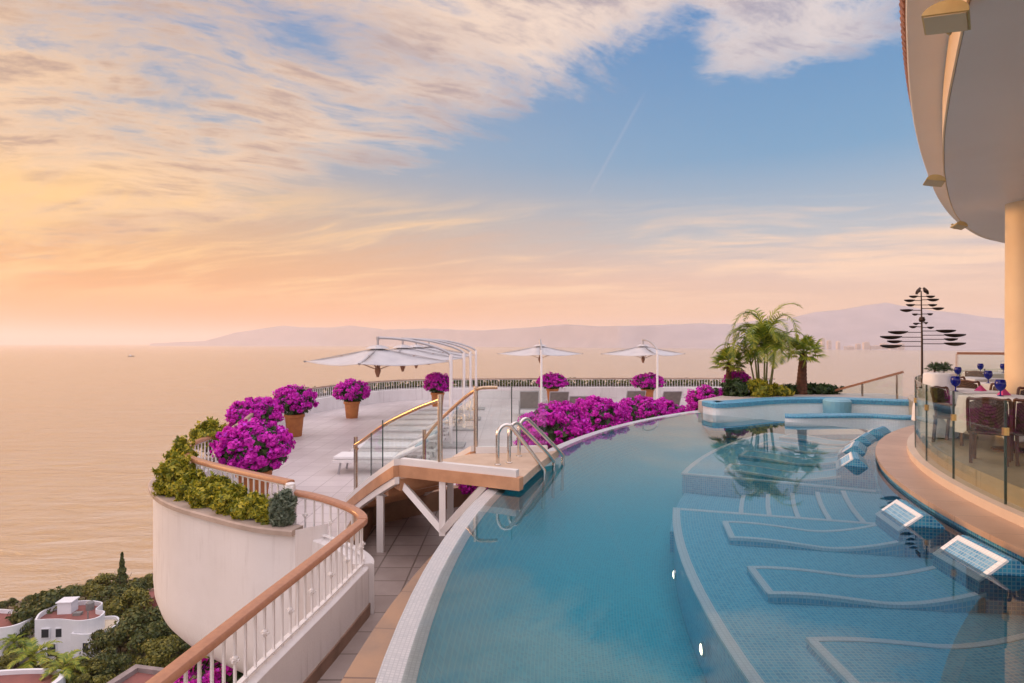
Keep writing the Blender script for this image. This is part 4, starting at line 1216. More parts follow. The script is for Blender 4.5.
def make_dchair():
    r = empty('dining_chair', (0, 0, 0), 0, None, 'dining chair')
    for x in (-.20, .20):
        m = MB(); m.beam((x, .2, 0), (x * .95, .2, .45), .04, .04, (0, 1, 0)); m.build('leg', DKWOOD, r)
        m = MB(); m.beam((x, -.24, 0), (x, -.2, .45), .04, .04, (0, 1, 0)); m.build('leg', DKWOOD, r)
        m = MB(); m.tube(spline([(x * 1.15, -.22, .66), (x * 1.2, 0, .67), (x * 1.2, .2, .64), (x * 1.15, .22, .46)], 4), .018, 8); m.build('armrest', DKWOOD, r)
    m = MB(); m.box((0, 0, .44), (.47, .46, .05)); m.build('seat', WICKER, r, False, .012)
    m = MB(); N = 8; vs = []
    for i in range(N + 1):
        u = i / N * 2 - 1
        for (z, y) in ((.47, -.20), (.92 - .05 * u * u, -.31)):
            for d in (0, -.03): vs.append((u * .21, y + d + .05 * u * u, z))
    fs = []
    for i in range(N):
        a, b = i * 4, i * 4 + 4
        fs += [(a, b, b + 2, a + 2), (a + 1, a + 3, b + 3, b + 1), (a, a + 1, b + 1, b), (a + 2, b + 2, b + 3, a + 3)]
    m.add(vs, fs + [(0, 2, 3, 1), (N * 4, N * 4 + 1, N * 4 + 3, N * 4 + 2)]); bk = m.build('backrest', WICKER, r)
    fr = [(-.235, -.17, .44), (-.235, -.24, .88), (-.19, -.275, .915)] + [(u * .2, -.315 + .05 * u * u, .935 - .04 * u * u) for u in (-.7, 0, .7)] + [(.19, -.275, .915), (.235, -.24, .88), (.235, -.17, .44)]
    m = MB(); m.tube(spline(fr, 4), .022, 8); m.build('back_frame', DKWOOD, bk, 60)
    return r
DC = [(6.02, 7.55, -.75, 'dark wicker dining chair with its back against the glass, left of two'), (6.42, 7.40, -.55, 'dark wicker dining chair with its back against the glass, right of two'),
      (7.75, 8.95, 2.2, 'dark wicker dining chair facing the pool across the nearest table'), (6.65, 9.0, 3.6, 'dark wicker dining chair between the first two tables'),
      (7.95, 9.95, 1.7, 'dark wicker dining chair on the far side of the second table'), (8.4, 10.9, -1.2, 'dark wicker dining chair left of the third row table'),
      (9.8, 11.6, 2.2, 'dark wicker dining chair behind the third row table'), (9.2, 12.4, -1.0, 'dark wicker dining chair left of the table before the far handrail'),
      (11.3, 14.5, -1.0, 'dark wicker dining chair by the farthest out table'), (13.2, 15.6, -1.0, 'dark wicker dining chair by the far handrail')]
src = make_dchair()
for i, (x, y, rz, lb) in enumerate(DC):
    place(src if i == 0 else copy_tree(src), (x, y, Z_REST), rz, .88, lb, 'dark wicker chairs at the dining tables')
def make_goblet():
    r = empty('goblet', (0, 0, 0), 0, None, 'goblet')
    m = MB(); m.lathe([(.035, 0), (.03, .006), (.008, .012), (.007, .06)], n=14); m.build('stem', COBALT, r, 50)
    m = MB(); m.lathe([(.01, .058), (.042, .085), (.058, .125), (.058, .165), (.047, .20), (.042, .198), (.052, .163), (.0, .09)], n=16, capb=True, capt=False); m.build('bowl', COBALT, r, 50)
    return r
zt = Z_REST + .755
GO = [((998.5, 397), 6.90, 8.48, 'largest cobalt blue goblet on the table by the glass'), None]
gob = [(6.87, 8.44, 'largest cobalt blue goblet, on the table by the near glass'), (6.86, 9.28, 'cobalt goblet on the second table, in front'), (6.88, 9.82, 'cobalt goblet on the second table, behind'),
       (8.85, 11.15, 'cobalt blue goblet on the third row table'), (9.55, 12.85, 'cobalt goblet on the table left before the far handrail'), (11.75, 15.05, 'cobalt goblet on the farthest out table'),
       (12.2, 14.9, 'second cobalt goblet on the farthest out table'), (13.75, 16.15, 'tiny cobalt goblet on the table beside the far handrail')]
src = make_goblet()
for i, (x, y, lb) in enumerate(gob):
    place(src if i == 0 else copy_tree(src), (x, y, zt), 0, 1.15, lb, 'cobalt blue goblets on the dining tables')
# folded pink napkin and draped stand by the glass
st = empty('service_stand', (7.0, 9.95, Z_REST), 0, 'slim service stand under a long white cloth behind the glass', 'service stand')
place(st, (pol(11.12, 31.0).x, pol(11.12, 31.0).y, Z_REST), .4)
m = MB(); N = 32; vs = []
for k, (rr, z) in enumerate([(0, 1.02), (.20, 1.02), (.21, 1.0), (.225, .6), (.25, .02)]):
    for i in range(N):
        a = 2 * pi * i / N; f = 1 + .07 * sin(6 * a) * k / 4; vs.append((rr * f * cos(a), rr * f * sin(a), z))
m.add(vs, [(j * N + i, j * N + (i + 1) % N, (j + 1) * N + (i + 1) % N, (j + 1) * N + i) for j in range(4) for i in range(N)])
m.build('cloth', CLOTH, st, 60)
for i, (x, y, s, lb) in enumerate([(7.05, 8.6, .06, 'folded pink napkin on the table nearest the glass'), (7.3, 9.35, .06, 'folded pink napkin on the second dining table')]):
    o = empty('napkin', (x, y, zt), .4 * i, lb, 'napkin', 'folded pink napkins')
    m = MB(); m.add([(-s, -s, 0), (s, -s, 0), (s, s, 0), (-s, s, 0), (-.3 * s, 0, 1.4 * s), (.3 * s, 0, 1.5 * s)], [(0, 1, 5, 4), (2, 3, 4, 5), (1, 2, 5), (3, 0, 4), (3, 2, 1, 0)])
    m.build('fold', mat('pink_cloth', (.62, .06, .22), .8), o)

# ------------------------------------------------------------------ kinetic wind sculpture
Yk = 14.4
base = D(922, 380, Yk); base.z = .0
ks = empty('kinetic_sculpture', (base.x, base.y, 0.05), 0, 'tall dark wind sculpture with tiers of leaf shaped blades', 'sculpture')
k_ = Yk / F
def kz(py): return CAM_Z - (py - PY0) * k_ - .05
m = MB(); m.tube([(0.2 * k_, 0, -.2), (0, 0, kz(340)), (-.02, 0, kz(291))], [.03, .022, .012], 8); m.build('pole', BRONZE, ks)
m = MB(); m.lathe([(.05, kz(322)), (.07, kz(320)), (.05, kz(317))], n=10); m.build('bearing', BRONZE, ks)
# (left x0, x1), (right x0, x1), y  in survey units
TI = [((-13, -4), (4, 13), 296.5, 296.5), ((-18, -7), (5, 17), 300.5, 299.8), ((-16, -7), (6, 15), 305, 305), ((-22, -9), (10, 22), 310.3, 308.5),
      ((-10, -4), (5, 11), 314.3, 314), ((-9, -3), (2, 6), 323.6, 322.8), ((-13, -5), (5, 12), 326.8, 327.5),
      ((-34, -14), (14, 34), 332.3, 331), ((-42, -20), (22, 44), 337.2, 335.2), ((-35, -20), (22, 36), 341.5, 339.3), ((-42, -20), (22, 44), 346.2, 343.8)]
def blade(m, x0, x1, z, yo):
    N = 8; vs = []; c = (x0 + x1) / 2; L = abs(x1 - x0) / 2
    for i in range(N + 1):
        u = i / N * 2 - 1; w = .42 * L * (1 - u * u) * .75
        x = c + u * L
        for (yy, dz) in ((-w, .03), (0, -.085 * (1 - u * u)), (w, .03)): vs.append((x, yo + yy, z + dz * (.35 + L)))
    m.add(vs, [(i * 3 + j, i * 3 + j + 1, i * 3 + j + 4, i * 3 + j + 3) for i in range(N) for j in range(2)])
for (l, rgt, yl, yr) in TI:
    for (x0, x1), y in ((l, yl), (rgt, yr)):
        xi = x1 if x1 <= 0 else x0
        m = MB(); m.tube([(0, 0, kz(y)), (xi * k_, 0, kz(y))], .010, 6); a_ = m.build('arm', BRONZE, ks)
        m = MB(); blade(m, x0 * k_, x1 * k_, kz(y), 0); b_ = m.build('blade', BRONZE, a_)
        sd_ = b_.modifiers.new('thickness', 'SOLIDIFY'); sd_.thickness = .02
for s in (-1, 1):
    m = MB(); N = 8; vs = []
    for i in range(N + 1):
        u = i / N; x = (2.2 + 4.2 * (1 - u) + 1.5 * u * 0) * s * k_ if s < 0 else (2.0 + 4.8 * (1 - u)) * k_; z = kz(294.5 - 7.5 * u); w = .05 * sin(pi * u)
        for yy in (-1, 0, 1): vs.append((x + s * .04 * (1 - yy * yy) * sin(pi * u), yy * w * 1.3, z))
    m.add(vs, [(i * 3 + j, i * 3 + j + 1, i * 3 + j + 4, i * 3 + j + 3) for i in range(N) for j in range(2)])
    b_ = m.build('finial', BRONZE, ks); sd_ = b_.modifiers.new('thickness', 'SOLIDIFY'); sd_.thickness = .05
m = MB(); m.lathe([(.30, -.05), (.30, .03), (.05, .08)], n=16); m.build('base', BRONZE, ks)

# ================================================================== PLANTS ON THE TERRACE
def bract_meshes(rad, n, size=.055):
    p, nr = clump_points(int(n * 1.5), rad, 230, .145, .93)
    bl = leaf_mesh('blossoms', p, nr, size * .92, MAGENTA, 1.25, .3)
    q = rng.normal(size=(int(n * .22), 3)); q /= np.linalg.norm(q, axis=1, keepdims=True); q *= (.55 + .45 * rng.random((len(q), 1))) * np.array(rad) * .97
    lv = leaf_mesh('leaves', q, q + rng.normal(size=q.shape) * .3, size * 1.5, LEAF_D, 1.7, .15)
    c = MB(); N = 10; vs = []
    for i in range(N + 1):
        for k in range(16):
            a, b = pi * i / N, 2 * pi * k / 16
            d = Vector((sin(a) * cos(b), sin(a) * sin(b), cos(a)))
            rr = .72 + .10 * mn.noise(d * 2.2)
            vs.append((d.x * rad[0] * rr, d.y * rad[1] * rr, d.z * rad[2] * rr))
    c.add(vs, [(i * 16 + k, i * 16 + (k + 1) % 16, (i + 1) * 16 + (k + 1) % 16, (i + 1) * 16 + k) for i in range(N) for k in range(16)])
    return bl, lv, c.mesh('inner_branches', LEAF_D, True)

def make_potted(rad, pot=True, ph=.66, n=6500):
    r = empty('potted_bougainvillea' if pot else 'bougainvillea', (0, 0, 0), 0, None, 'flowering shrub')
    zc = (ph if pot else .25) + rad[2] * .85
    bl, lv, co = bract_meshes(rad, n)
    for nm, me in (('blossoms', bl), ('leaves', lv), ('inner_branches', co)): add_mesh(nm, me, r, (0, 0, zc))
    m = MB()
    for k in range(5):
        a = k * 1.3; m.tube([(.05 * cos(a), .05 * sin(a), (ph - .1) if pot else 0), (.12 * cos(a), .12 * sin(a), zc - rad[2] * .5), (.3 * cos(a), .3 * sin(a), zc)], [.025, .02, .012], 6)
    m.build('stems', BARK, r)
    if pot:
        m = MB(); m.lathe([(.20, 0), (.21, .02), (.265, ph - .09), (.235, ph - .09), (.235, ph - .12)], n=24, capt=False); p_ = m.build('pot', TERRACOTTA, r, 40)
        m = MB(); m.lathe([(.268, ph - .10), (.295, ph - .09), (.295, ph - .005), (.285, ph), (.25, ph), (.25, ph - .06)], n=24, capb=False, capt=False); m.build('pot_rim', TERRACOTTA, p_, 40)
        m = MB(); m.lathe([(.0, ph - .061), (.25, ph - .06)], n=20, capb=False, capt=False); m.build('soil', SOIL, r)
    return r
PB = [((.60, .60, .43), -6.42, 17.7, .66, 'round magenta bougainvillea in an orange pot, leftmost pot fully in view'),
      ((.60, .58, .40), -5.87, 22.0, .62, 'magenta bougainvillea in an orange pot below the nearest umbrella tip'),
      ((.55, .55, .42), -3.15, 25.4, .66, 'magenta bougainvillea in an orange pot beside the umbrella masts'),
      ((.66, .62, .36), 1.86, 27.6, .66, 'magenta bougainvillea in an orange pot behind the lone umbrella mast'),
      ((.75, .66, .36), 6.2, 27.4, .66, 'wide magenta bougainvillea in an orange pot behind the mast nearest the palms')]
for (rad, x, y, ph, lb) in PB:
    o = make_potted(rad, True, ph, 3800); place(o, (x, y, Z_UP), random.random() * 6, 1, lb, 'potted bougainvillea along the far parapet')
o = make_potted((.58, .58, .44), True, .56, 8500); place(o, (-4.45, 10.35, Z_UP), 1, 1, 'largest magenta bougainvillea, behind the round balustrade above the yellow shrubs', 'big bougainvillea by the round balustrade')
o = make_potted((.66, .64, .42), True, .52, 7000); place(o, (-6.62, 15.5, Z_UP), 2, 1, 'magenta bougainvillea just behind the largest one by the round balustrade', 'big bougainvillea by the round balustrade')
HB = [(23.0, 18.2, (.60, .58, .44), -.30, 'low bougainvillea seen through the bridge glass'), (31.5, 18.1, (.72, .80, .60), 0, 'tall bougainvillea clump beside the pool grab rails'),
      (38.6, 18.15, (.74, .78, .57), 0, 'bougainvillea clump in the middle of the pool hedge'), (45.4, 18.2, (.70, .72, .52), 0, 'bougainvillea clump in the hedge below the mast nearest the palms'),
      (49.4, 18.25, (.60, .66, .44), 0, 'bougainvillea clump at the far end of the pool hedge before the gap'), (56.8, 18.35, (.66, .6, .58), .02, 'bougainvillea clump beside the hot tub past the gap')]
for (t, R, rad, dz, lb) in HB:
    o = make_potted(rad, False, 0, 8000 if t < 42 else 5000); place(o, pol(R, t, Z_UP + dz), random.random() * 6, 1, lb, 'bougainvillea hedge along the pool'); o['category'] = 'flowering shrub'
o = make_potted((1.0, .8, .5), False, 0, 5000); place(o, tuple(P(236, 735, -3.9)), 0, 1, 'pink bougainvillea below the walkway parapet seen between the balusters'); o['category'] = 'flowering shrub'

def make_shrub(rad, n, lmat, size=.06, k=26, cr=.30):
    r = empty('shrub', (0, 0, 0), 0, None, 'shrub')
    p, nr = clump_points(n, rad, k, cr * 1.35, .58, -.8)
    ns = 46; a = rng.random(ns) * 2 * pi; e = rng.random(ns) * 1.35; dr = np.stack([np.cos(a) * np.sin(e), np.sin(a) * np.sin(e), np.cos(e)], 1)
    ln = .95 + .45 * rng.random(ns); w = rng.integers(0, ns, n // 3); f = .5 + .5 * rng.random(n // 3)
    q = dr[w] * (ln[w] * f)[:, None] + rng.normal(size=(n // 3, 3)) * .045
    p = np.concatenate([p, q * np.array(rad)]); nr = np.concatenate([nr, rng.normal(size=(n // 3, 3)) + np.array([0, 0, .5])])
    add_mesh('foliage', leaf_mesh('foliage', p, nr, size, lmat, 2.4, .2), r, (0, 0, rad[2] * .9))
    m = MB()
    for i in range(7):
        a = i * .9; m.tube([(.03 * cos(a), .03 * sin(a), -.03), (rad[0] * .35 * cos(a), rad[1] * .35 * sin(a), rad[2] * .8), (rad[0] * .6 * cos(a), rad[1] * .6 * sin(a), rad[2] * 1.3)], [.018, .014, .006], 5)
    m.build('stems', BARK, r)
    return r
SH = [((176, 480), 8.95, (.25, .25, .32), LEAF_Y, -.43, 'tallest yellow green shrub at the outer end of the white planter'),
      ((193, 487), 8.70, (.25, .22, .21), LEAF_Y, -.43, 'yellow green shrub second from the outer end of the planter'),
      ((212, 489), 8.35, (.25, .21, .22), LEAF_Y, -.43, 'yellow green shrub in the middle of the white planter'),
      ((232, 494), 8.05, (.25, .21, .19), LEAF_Y, -.43, 'yellow green shrub right of the planter middle'),
      ((252, 500), 7.80, (.23, .20, .17), LEAF_Y, -.43, 'rounded yellow green shrub near the narrow end of the planter'),
      ((270, 500), 7.60, (.17, .16, .15), LEAF_Y, -.43, 'lowest yellow green shrub beside the silvery one in the planter'),
      ((283, 497), 7.45, (.12, .12, .22), LEAF_S, -.43, 'silvery upright shrub at the narrow end of the planter'),
      ((209, 431), 11.5, (.30, .32, .30), LEAF_Y, -.22, 'olive shrub rising behind the round balustrade on the sea side'),
      ((182, 466), 9.6, (.20, .2, .38), LEAF_Y, -.43, 'olive shrub rising at the sea side bend of the planter')]
for (pp, Y, rad, lm, z, lb) in SH:
    o = make_shrub(rad, 5200, lm, .030 if lm is LEAF_Y else .05, 60, .19); place(o, ((pp[0] - PX0) / F * Y, Y, z), random.random() * 6, 1, lb, 'shrubs in the hanging planter')

# clipped hedge behind the far balustrade
hd = empty('hedge', (0, 0, 0), 0, 'dark green hedge growing behind the far terrace balustrade', 'hedge')
hp = [p for p in resample(RAIL_FAR, .12) if p.y > 23.5]
pts = []; nrm = []
for a, b in zip(hp, hp[1:]):
    t = (b - a).normalized(); s = Vector((-t.y, t.x, 0))
    for k in range(34):
        o_ = random.uniform(.18, .65); z = random.uniform(-.75, .06 + .12 * mn.noise(Vector((a.x * 1.2, a.y * 1.2, 0))))
        p = a.lerp(b, random.random()) + s * o_; pts.append((p.x, p.y, z)); nrm.append((-s.x + random.gauss(0, .6), -s.y + random.gauss(0, .6), random.gauss(.4, .6)))
add_mesh('foliage', leaf_mesh('foliage', np.array(pts), np.array(nrm), .10, LEAF_T, 1.7, .2), hd)
m = MB(); m.sweep([p + Vector((0, 0, 0)) for p in hp[::4]], [(.3, -1.2), (.3, -.2), (.5, -.2), (.5, -1.2)], True); m.build('branches', BARK, hd)

# ------------------------------------------------------------------ palms
def frond_feather(m, base, az, el, L, droop, w=.34, n=26, lw=.017):
    pts = []; p = Vector(base); e = el
    for i in range(n + 1):
        pts.append(p.copy()); d = Vector((cos(az) * cos(e), sin(az) * cos(e), sin(e))); p = p + d * (L / n); e -= droop / n * (1 + i / n)
    m.tube(pts[::2], [.013 * (1 - .8 * i / (len(pts[::2]))) + .002 for i in range(len(pts[::2]))], 5)
    for i in range(4, n + 1):
        t = (pts[i] - pts[i - 1]).normalized(); s = t.cross(Vector((0, 0, 1))).normalized(); u = s.cross(t)
        ln = w * sin(pi * (.12 + .86 * i / n)) ** .7
        for sg in (-1, 1):
            dv = (s * sg * .8 + t * .62 + u * random.uniform(.02, .3)).normalized(); tip = pts[i] + dv * ln + Vector((0, 0, -.25 * ln * random.uniform(.5, 1.4)))
            mid = pts[i].lerp(tip, .5) + Vector((0, 0, .06 * ln)); wv = t * lw
            m.add([pts[i] - wv, pts[i] + wv, mid + wv * 1.1, tip, mid - wv * 1.1], [(0, 1, 2, 4), (4, 2, 3)])
def frond_fan(m, base, az, el, L, r, n=17):
    d = Vector((cos(az) * cos(el), sin(az) * cos(el), sin(el))); end = Vector(base) + d * L
    m.tube([base, Vector(base).lerp(end, .5) + Vector((0, 0, .02)), end], [.014, .010, .007], 5)
    s = d.cross(Vector((0, 0, 1))).normalized(); u = s.cross(d)
    for k in range(n):
        a = (k / (n - 1) - .5) * radians(215)
        dv = (d * cos(a) + s * sin(a) + u * .14 * cos(2 * a)).normalized(); ln = r * (.80 + .2 * cos(a)) * random.uniform(.92, 1.04)
        tip = end + dv * ln + Vector((0, 0, -.22 * ln * random.uniform(.5, 1.3))); mid = end + dv * ln * .55; w = (u.cross(dv)).normalized() * ln * .075
        m.add([end, mid + w, tip, mid - w, mid + u * .02], [(0, 1, 4), (0, 4, 3), (1, 2, 4), (4, 2, 3)])
def trunk_mesh(h, r0, r1, lean=.05):
    m = MB(); N = 22; pts = []; rs = []
    for i in range(N + 1):
        f = i / N; pts.append((lean * f * f, 0, h * f)); rs.append((r0 + (r1 - r0) * f) * (1 + .10 * (i % 2)))
    m.tube(pts, rs, 10); return m
def fan_palm(h, n, L, r, r0=.10, sy=1.0):
    o = empty('fan_palm', (0, 0, 0), 0, None, 'palm')
    trunk_mesh(h, r0 * 1.25, r0 * .72).build('trunk', mat('palm_trunk', (.14, .055, .03), .9, (.08, .035, .022), 14, bump=.4, bs=30), o)
    cr = MB()
    for k in range(n):
        frond_fan(cr, (.05, 0, h), k * 2.4, radians(78 - 105 * (k / n) ** .85), L * random.uniform(.85, 1.1), r)
    c = cr.build('crown', LEAF_P, o, 'leaf'); return o
Zd = .30
o = fan_palm(1.10, 17, .32, .36, .115); place(o, (9.05, 18.75, Zd), 0, 1.15, 'fan palm with a thick brown trunk right of the feathery palm')
o = fan_palm(.95, 22, .30, .36, .09); place(o, (6.75, 18.7, Zd), 1, 1.0, 'small yellow green fan palm left of the feathery palm')
ar = empty('feather_palm', (7.75, 18.5, Zd), 0, 'tall clumping feather palm with arching fronds beyond the hot tub', 'palm')
cr = MB(); st_ = MB()
for k in range(7):
    a = k * 0.9; b0 = Vector((.20 * cos(a), .16 * sin(a), 0)); hh = random.uniform(.6, 1.2); top = b0 * 1.8 + Vector((0, 0, hh))
    st_.tube([b0, b0.lerp(top, .5) + Vector((0, 0, .02)), top], [.032, .028, .022], 7)
    for q in range(6):
        frond_feather(cr, top, a + random.uniform(-1.1, 1.1) + q * 1.25, radians(random.uniform(58, 86)), random.uniform(1.1, 1.6), radians(random.uniform(80, 140)), .34)
for q in range(4):
    frond_feather(cr, (0.05 * q, 0, 1.15), q * 1.7, radians(84), 1.75, radians(80 + 15 * q), .36)
ar.scale = (1.0, 1.0, 1.36)
cr.build('fronds', LEAF_P, ar, 'leaf'); st_.build('stems', mat('palm_cane', (.20, .20, .06), .6, (.12, .12, .04), 8), ar)
US = [((735, 384), 18.2, (.34, .3, .26), LEAF_D, 'dark low shrub under the small fan palm'), ((757, 384), 18.0, (.40, .3, .24), LEAF_Y, 'yellow green shrub at the foot of the feather palm'),
      ((776, 386), 18.3, (.34, .3, .17), LEAF_Y, 'low yellow green shrub right of the feather palm foot'), ((812, 388), 18.9, (.85, .3, .16), LEAF_D, 'low dark shrub along the hot tub under the thick trunked palm')]
for (pp, Y, rad, lm, lb) in US:
    o = make_shrub(rad, 1500, lm, .07); place(o, ((pp[0] - PX0) / F * Y, Y, Zd - .04), 0, 1, lb, 'shrubs round the palms')
o = make_potted((.36, .34, .28), False, 0, 1500); place(o, (7.15, 19.1, Zd - .05), 0, 1, 'small bougainvillea bush between the two left palms'); o['category'] = 'flowering shrub'
# small potted palms by the restaurant screen
for i, (px, lb) in enumerate([(934, 'dark potted dwarf palm nearest the sculpture'), (943.5, 'dark potted dwarf palm beside the brown terrace handrail')]):
    r = empty('dwarf_palm', ((px - PX0) / F * 15.2, 15.2, .38), 0, lb, 'palm', 'dwarf palms in pots behind the glass')
    m = MB(); m.lathe([(.13, 0), (.17, .38), (.15, .38)], n=14); m.build('pot', BRONZE, r)
    m = MB(); m.tube([(0, 0, .3), (.02, 0, .85)], [.03, .022], 7); m.build('trunk', BARK, r)
    cr = MB()
    for k in range(12): frond_fan(cr, (.02, 0, .85), k * 2.4, radians(75 - 8 * k), .10, .16, 9)
    cr.build('crown', LEAF_D, r, 'leaf')

# ================================================================== THE VILLAGE BELOW
def hill_point(px, py):
    lo = 5.0
    Y = 8.0
    while Y < 400:
        X = (px - PX0) / F * Y; z = CAM_Z - (py - PY0) / F * Y
        if z < ground_z(X, Y): break
        Y += .25
    X = (px - PX0) / F * Y
    return Vector((X, Y, ground_z(X, Y)))

def house_wall(pts, z0, z1, roof_in, roof_z, par=.35):
    """closed outline with thickness; returns (walls, roof)"""
    w = MB(); n = len(pts)
    c = Vector((sum(p[0] for p in pts) / n, sum(p[1] for p in pts) / n, 0))
    inn = [c + (Vector((p[0], p[1], 0)) - c) * roof_in for p in pts]
    vs = [(p[0], p[1], z0) for p in pts] + [(p[0], p[1], z1) for p in pts] + [(p.x, p.y, z1) for p in inn] + [(p.x, p.y, roof_z) for p in inn]
    w.add(vs, [(k * n + i, k * n + (i + 1) % n, (k + 1) * n + (i + 1) % n, (k + 1) * n + i) for k in range(3) for i in range(n)])
    r = MB(); r.poly([(p.x, p.y) for p in inn], roof_z + .02)
    return w, r
def win(par, c, out, w, h):
    """window with frame and pane on a wall point c facing out"""
    out = Vector(out).normalized(); s = Vector((-out.y, out.x, 0)); M = Matrix((s, out, Vector((0, 0, 1)))).transposed()
    m = MB(); m.box(Vector(c) + out * .0, (w + .2, .16, h + .2), ax=M); f = m.build('window', HOUSEW, par)
    m = MB(); m.box(Vector(c) + out * .07, (w, .06, h), ax=M); m.build('pane', WINDOW, f)
def blob(pts, n=6): return [(p.x, p.y) for p in spline([(a, b, 0) for a, b in pts] + [(*pts[0], 0)], n)[:-1]]
V = 1.0
# white curvy house
b = hill_point(78, 660); h2 = empty('village_house', b, radians(6), 'white house with curving walls and red flat roofs, largest in the village', 'house', 'houses below the terrace')
w, r = house_wall(blob([(-4.6, -1.4), (-1.6, -1.5), (1.6, -2.3), (3.4, -1.6), (3.3, .3), (1.7, 1.2), (1.3, 3.4), (-1.8, 4.4), (-4.6, 3.2), (-5.4, 1.0)]), -2.5, 6.9, .95, 6.2); w.build('wall', HOUSEW, h2); r.build('roof', HOUSER, h2); h2.scale = (.9, .9, .82)
w, r = house_wall(blob([(.6, -2.6), (3.0, -3.0), (4.9, -1.8), (5.0, .6), (3.4, 2.4), (.8, 1.5)]), -2.5, 5.2, .92, 4.7); w.build('annex_wall', HOUSEW, h2); r.build('annex_roof', mat('roof_cream', (.62, .52, .38), .7), h2)
for (c, o_, ww, hh) in [((2.7, -3.0, 3.3), (-.1, -1, 0), .7, 1.4), ((4.1, -2.55, 3.3), (.6, -.8, 0), .6, 1.4), ((-3.2, -1.50, 4.9), (0, -1, 0), .9, 1.2), ((-1.4, -1.52, 4.9), (.1, -1, 0), .9, 1.2), ((-2.4, -1.52, 2.4), (0, -1, 0), 1.0, 1.8)]: win(h2, c, o_, ww, hh)
m = MB(); m.box((-2.6, 2.2, 7.0), (1.8, 1.6, 1.9)); m.box((-2.6, 2.2, 8.0), (2.1, 1.9, .16)); m.build('stair_box', HOUSEW, h2)
m = MB(); m.lathe([(.5, 6.2), (.52, 7.3), (.3, 7.5), (.1, 7.55)], (.1, 2.6, 0), 12); m.build('water_tank', mat('tank_grey', (.20, .19, .18), .6), h2)
m = MB(); m.tube([(1.6, -.6, 6.2), (1.6, -.6, 7.4)], .09, 7); m.build('vent_pipe', MATS['tank_grey'], h2)
m = MB(); m.box((-.6, 1.0, 6.42), (1.0, .7, .4)); m.build('cooling_unit', MATS['tank_grey'], h2)
# house at the left edge
b = hill_point(0, 664); h1 = empty('village_house', b, radians(-4), 'white house with a red roof terrace cut by the left frame edge', 'house', 'houses below the terrace')
w, r = house_wall(blob([(-7, -1.5), (-1, -2.0), (2.8, -1.2), (2.9, 1.8), (-1.0, 3.0), (-7, 2.6)]), -2.5, 5.3, .94, 4.8); w.build('wall', HOUSEW, h1); r.build('roof', HOUSER, h1)
for c, o_ in [((-1.5, -2.0, 3.4), (0, -1, 0)), ((1.2, -1.78, 3.4), (.2, -1, 0))]: win(h1, c, o_, .9, 1.3)
# maroon gable roof house
b = hill_point(176, 634); h3 = empty('village_house', b, radians(-28), 'stone house under a dark maroon gabled roof beside the planter wall', 'house', 'houses below the terrace')
m = MB(); m.box((0, 0, .6), (7.4, 5.2, 4.2)); m.build('wall', STONEW, h3)
m = MB(); m.add([(-4.1, -3.2, 2.5), (4.1, -3.2, 2.5), (4.1, 3.2, 2.5), (-4.1, 3.2, 2.5), (-3.9, 0, 4.9), (3.9, 0, 4.9)], [(0, 1, 5, 4), (2, 3, 4, 5), (1, 2, 5), (3, 0, 4), (3, 2, 1, 0)]); m.build('roof', HOUSED, h3)
for x in (-2.2, .2, 2.4): win(h3, (x, -2.62, 1.2), (0, -1, 0), .8, 1.1)
m = MB(); m.box((2.0, 1.2, 4.6), (.7, .7, 1.6)); m.build('chimney', STONEW, h3)
# red terrace roof at the bottom
b = hill_point(150, 738); h4 = empty('village_house', b, radians(-12), 'low house with a square red roof and grey parapet at the bottom edge', 'house', 'houses below the terrace')
w, r = house_wall([(-4.6, -3.2), (4.2, -3.2), (4.2, 3.4), (-4.6, 3.4)], -2.5, 3.4, .86, 3.0); w.build('wall', mat('house_grey', (.30, .24, .23), .8, (.22, .18, .17), 1), h4); r.build('roof', HOUSER, h4)
for x in (-2.4, 1.6): win(h4, (x, -3.22, 1.4), (0, -1, 0), 1.0, 1.2)
# lower left house
b = hill_point(6, 722); h5 = empty('village_house', b, radians(10), 'white rounded house with a red roof in the bottom corner of the village', 'house', 'houses below the terrace')
w, r = house_wall(blob([(-5, -2), (0, -2.6), (3.6, -1.4), (3.9, 1.6), (0, 2.8), (-5, 2.4)]), -2.5, 3.2, .9, 2.8); w.build('wall', HOUSEW, h5); r.build('roof', HOUSER, h5)
for x in (-2, 1): win(h5, (x, -2.55, 1.2), (0, -1, 0), .9, 1.2)
# stone house between the trees
b = hill_point(150, 612); h6 = empty('village_house', b, radians(15), 'small ochre stone house among the trees above the maroon roof', 'house', 'houses below the terrace')
w, r = house_wall([(-3, -2), (3, -2), (3, 2), (-3, 2)], -2, 3.0, .88, 2.6); w.build('wall', STONEW, h6); r.build('roof', HOUSER, h6)
for x in (-1.4, 1.2): win(h6, (x, -2.02, 1.2), (0, -1, 0), .7, 1.0)
b = hill_point(122, 625); h7 = empty('village_house', b, radians(-10), 'low ochre house half hidden by trees right of the white curvy house', 'house', 'houses below the terrace')
w, r = house_wall([(-3, -2), (3, -2), (3, 2), (-3, 2)], -2, 2.6, .88, 2.2); w.build('wall', STONEW, h7); r.build('roof', HOUSER, h7)
win(h7, (1.2, -2.02, 1.2), (0, -1, 0), .7, 1.0)

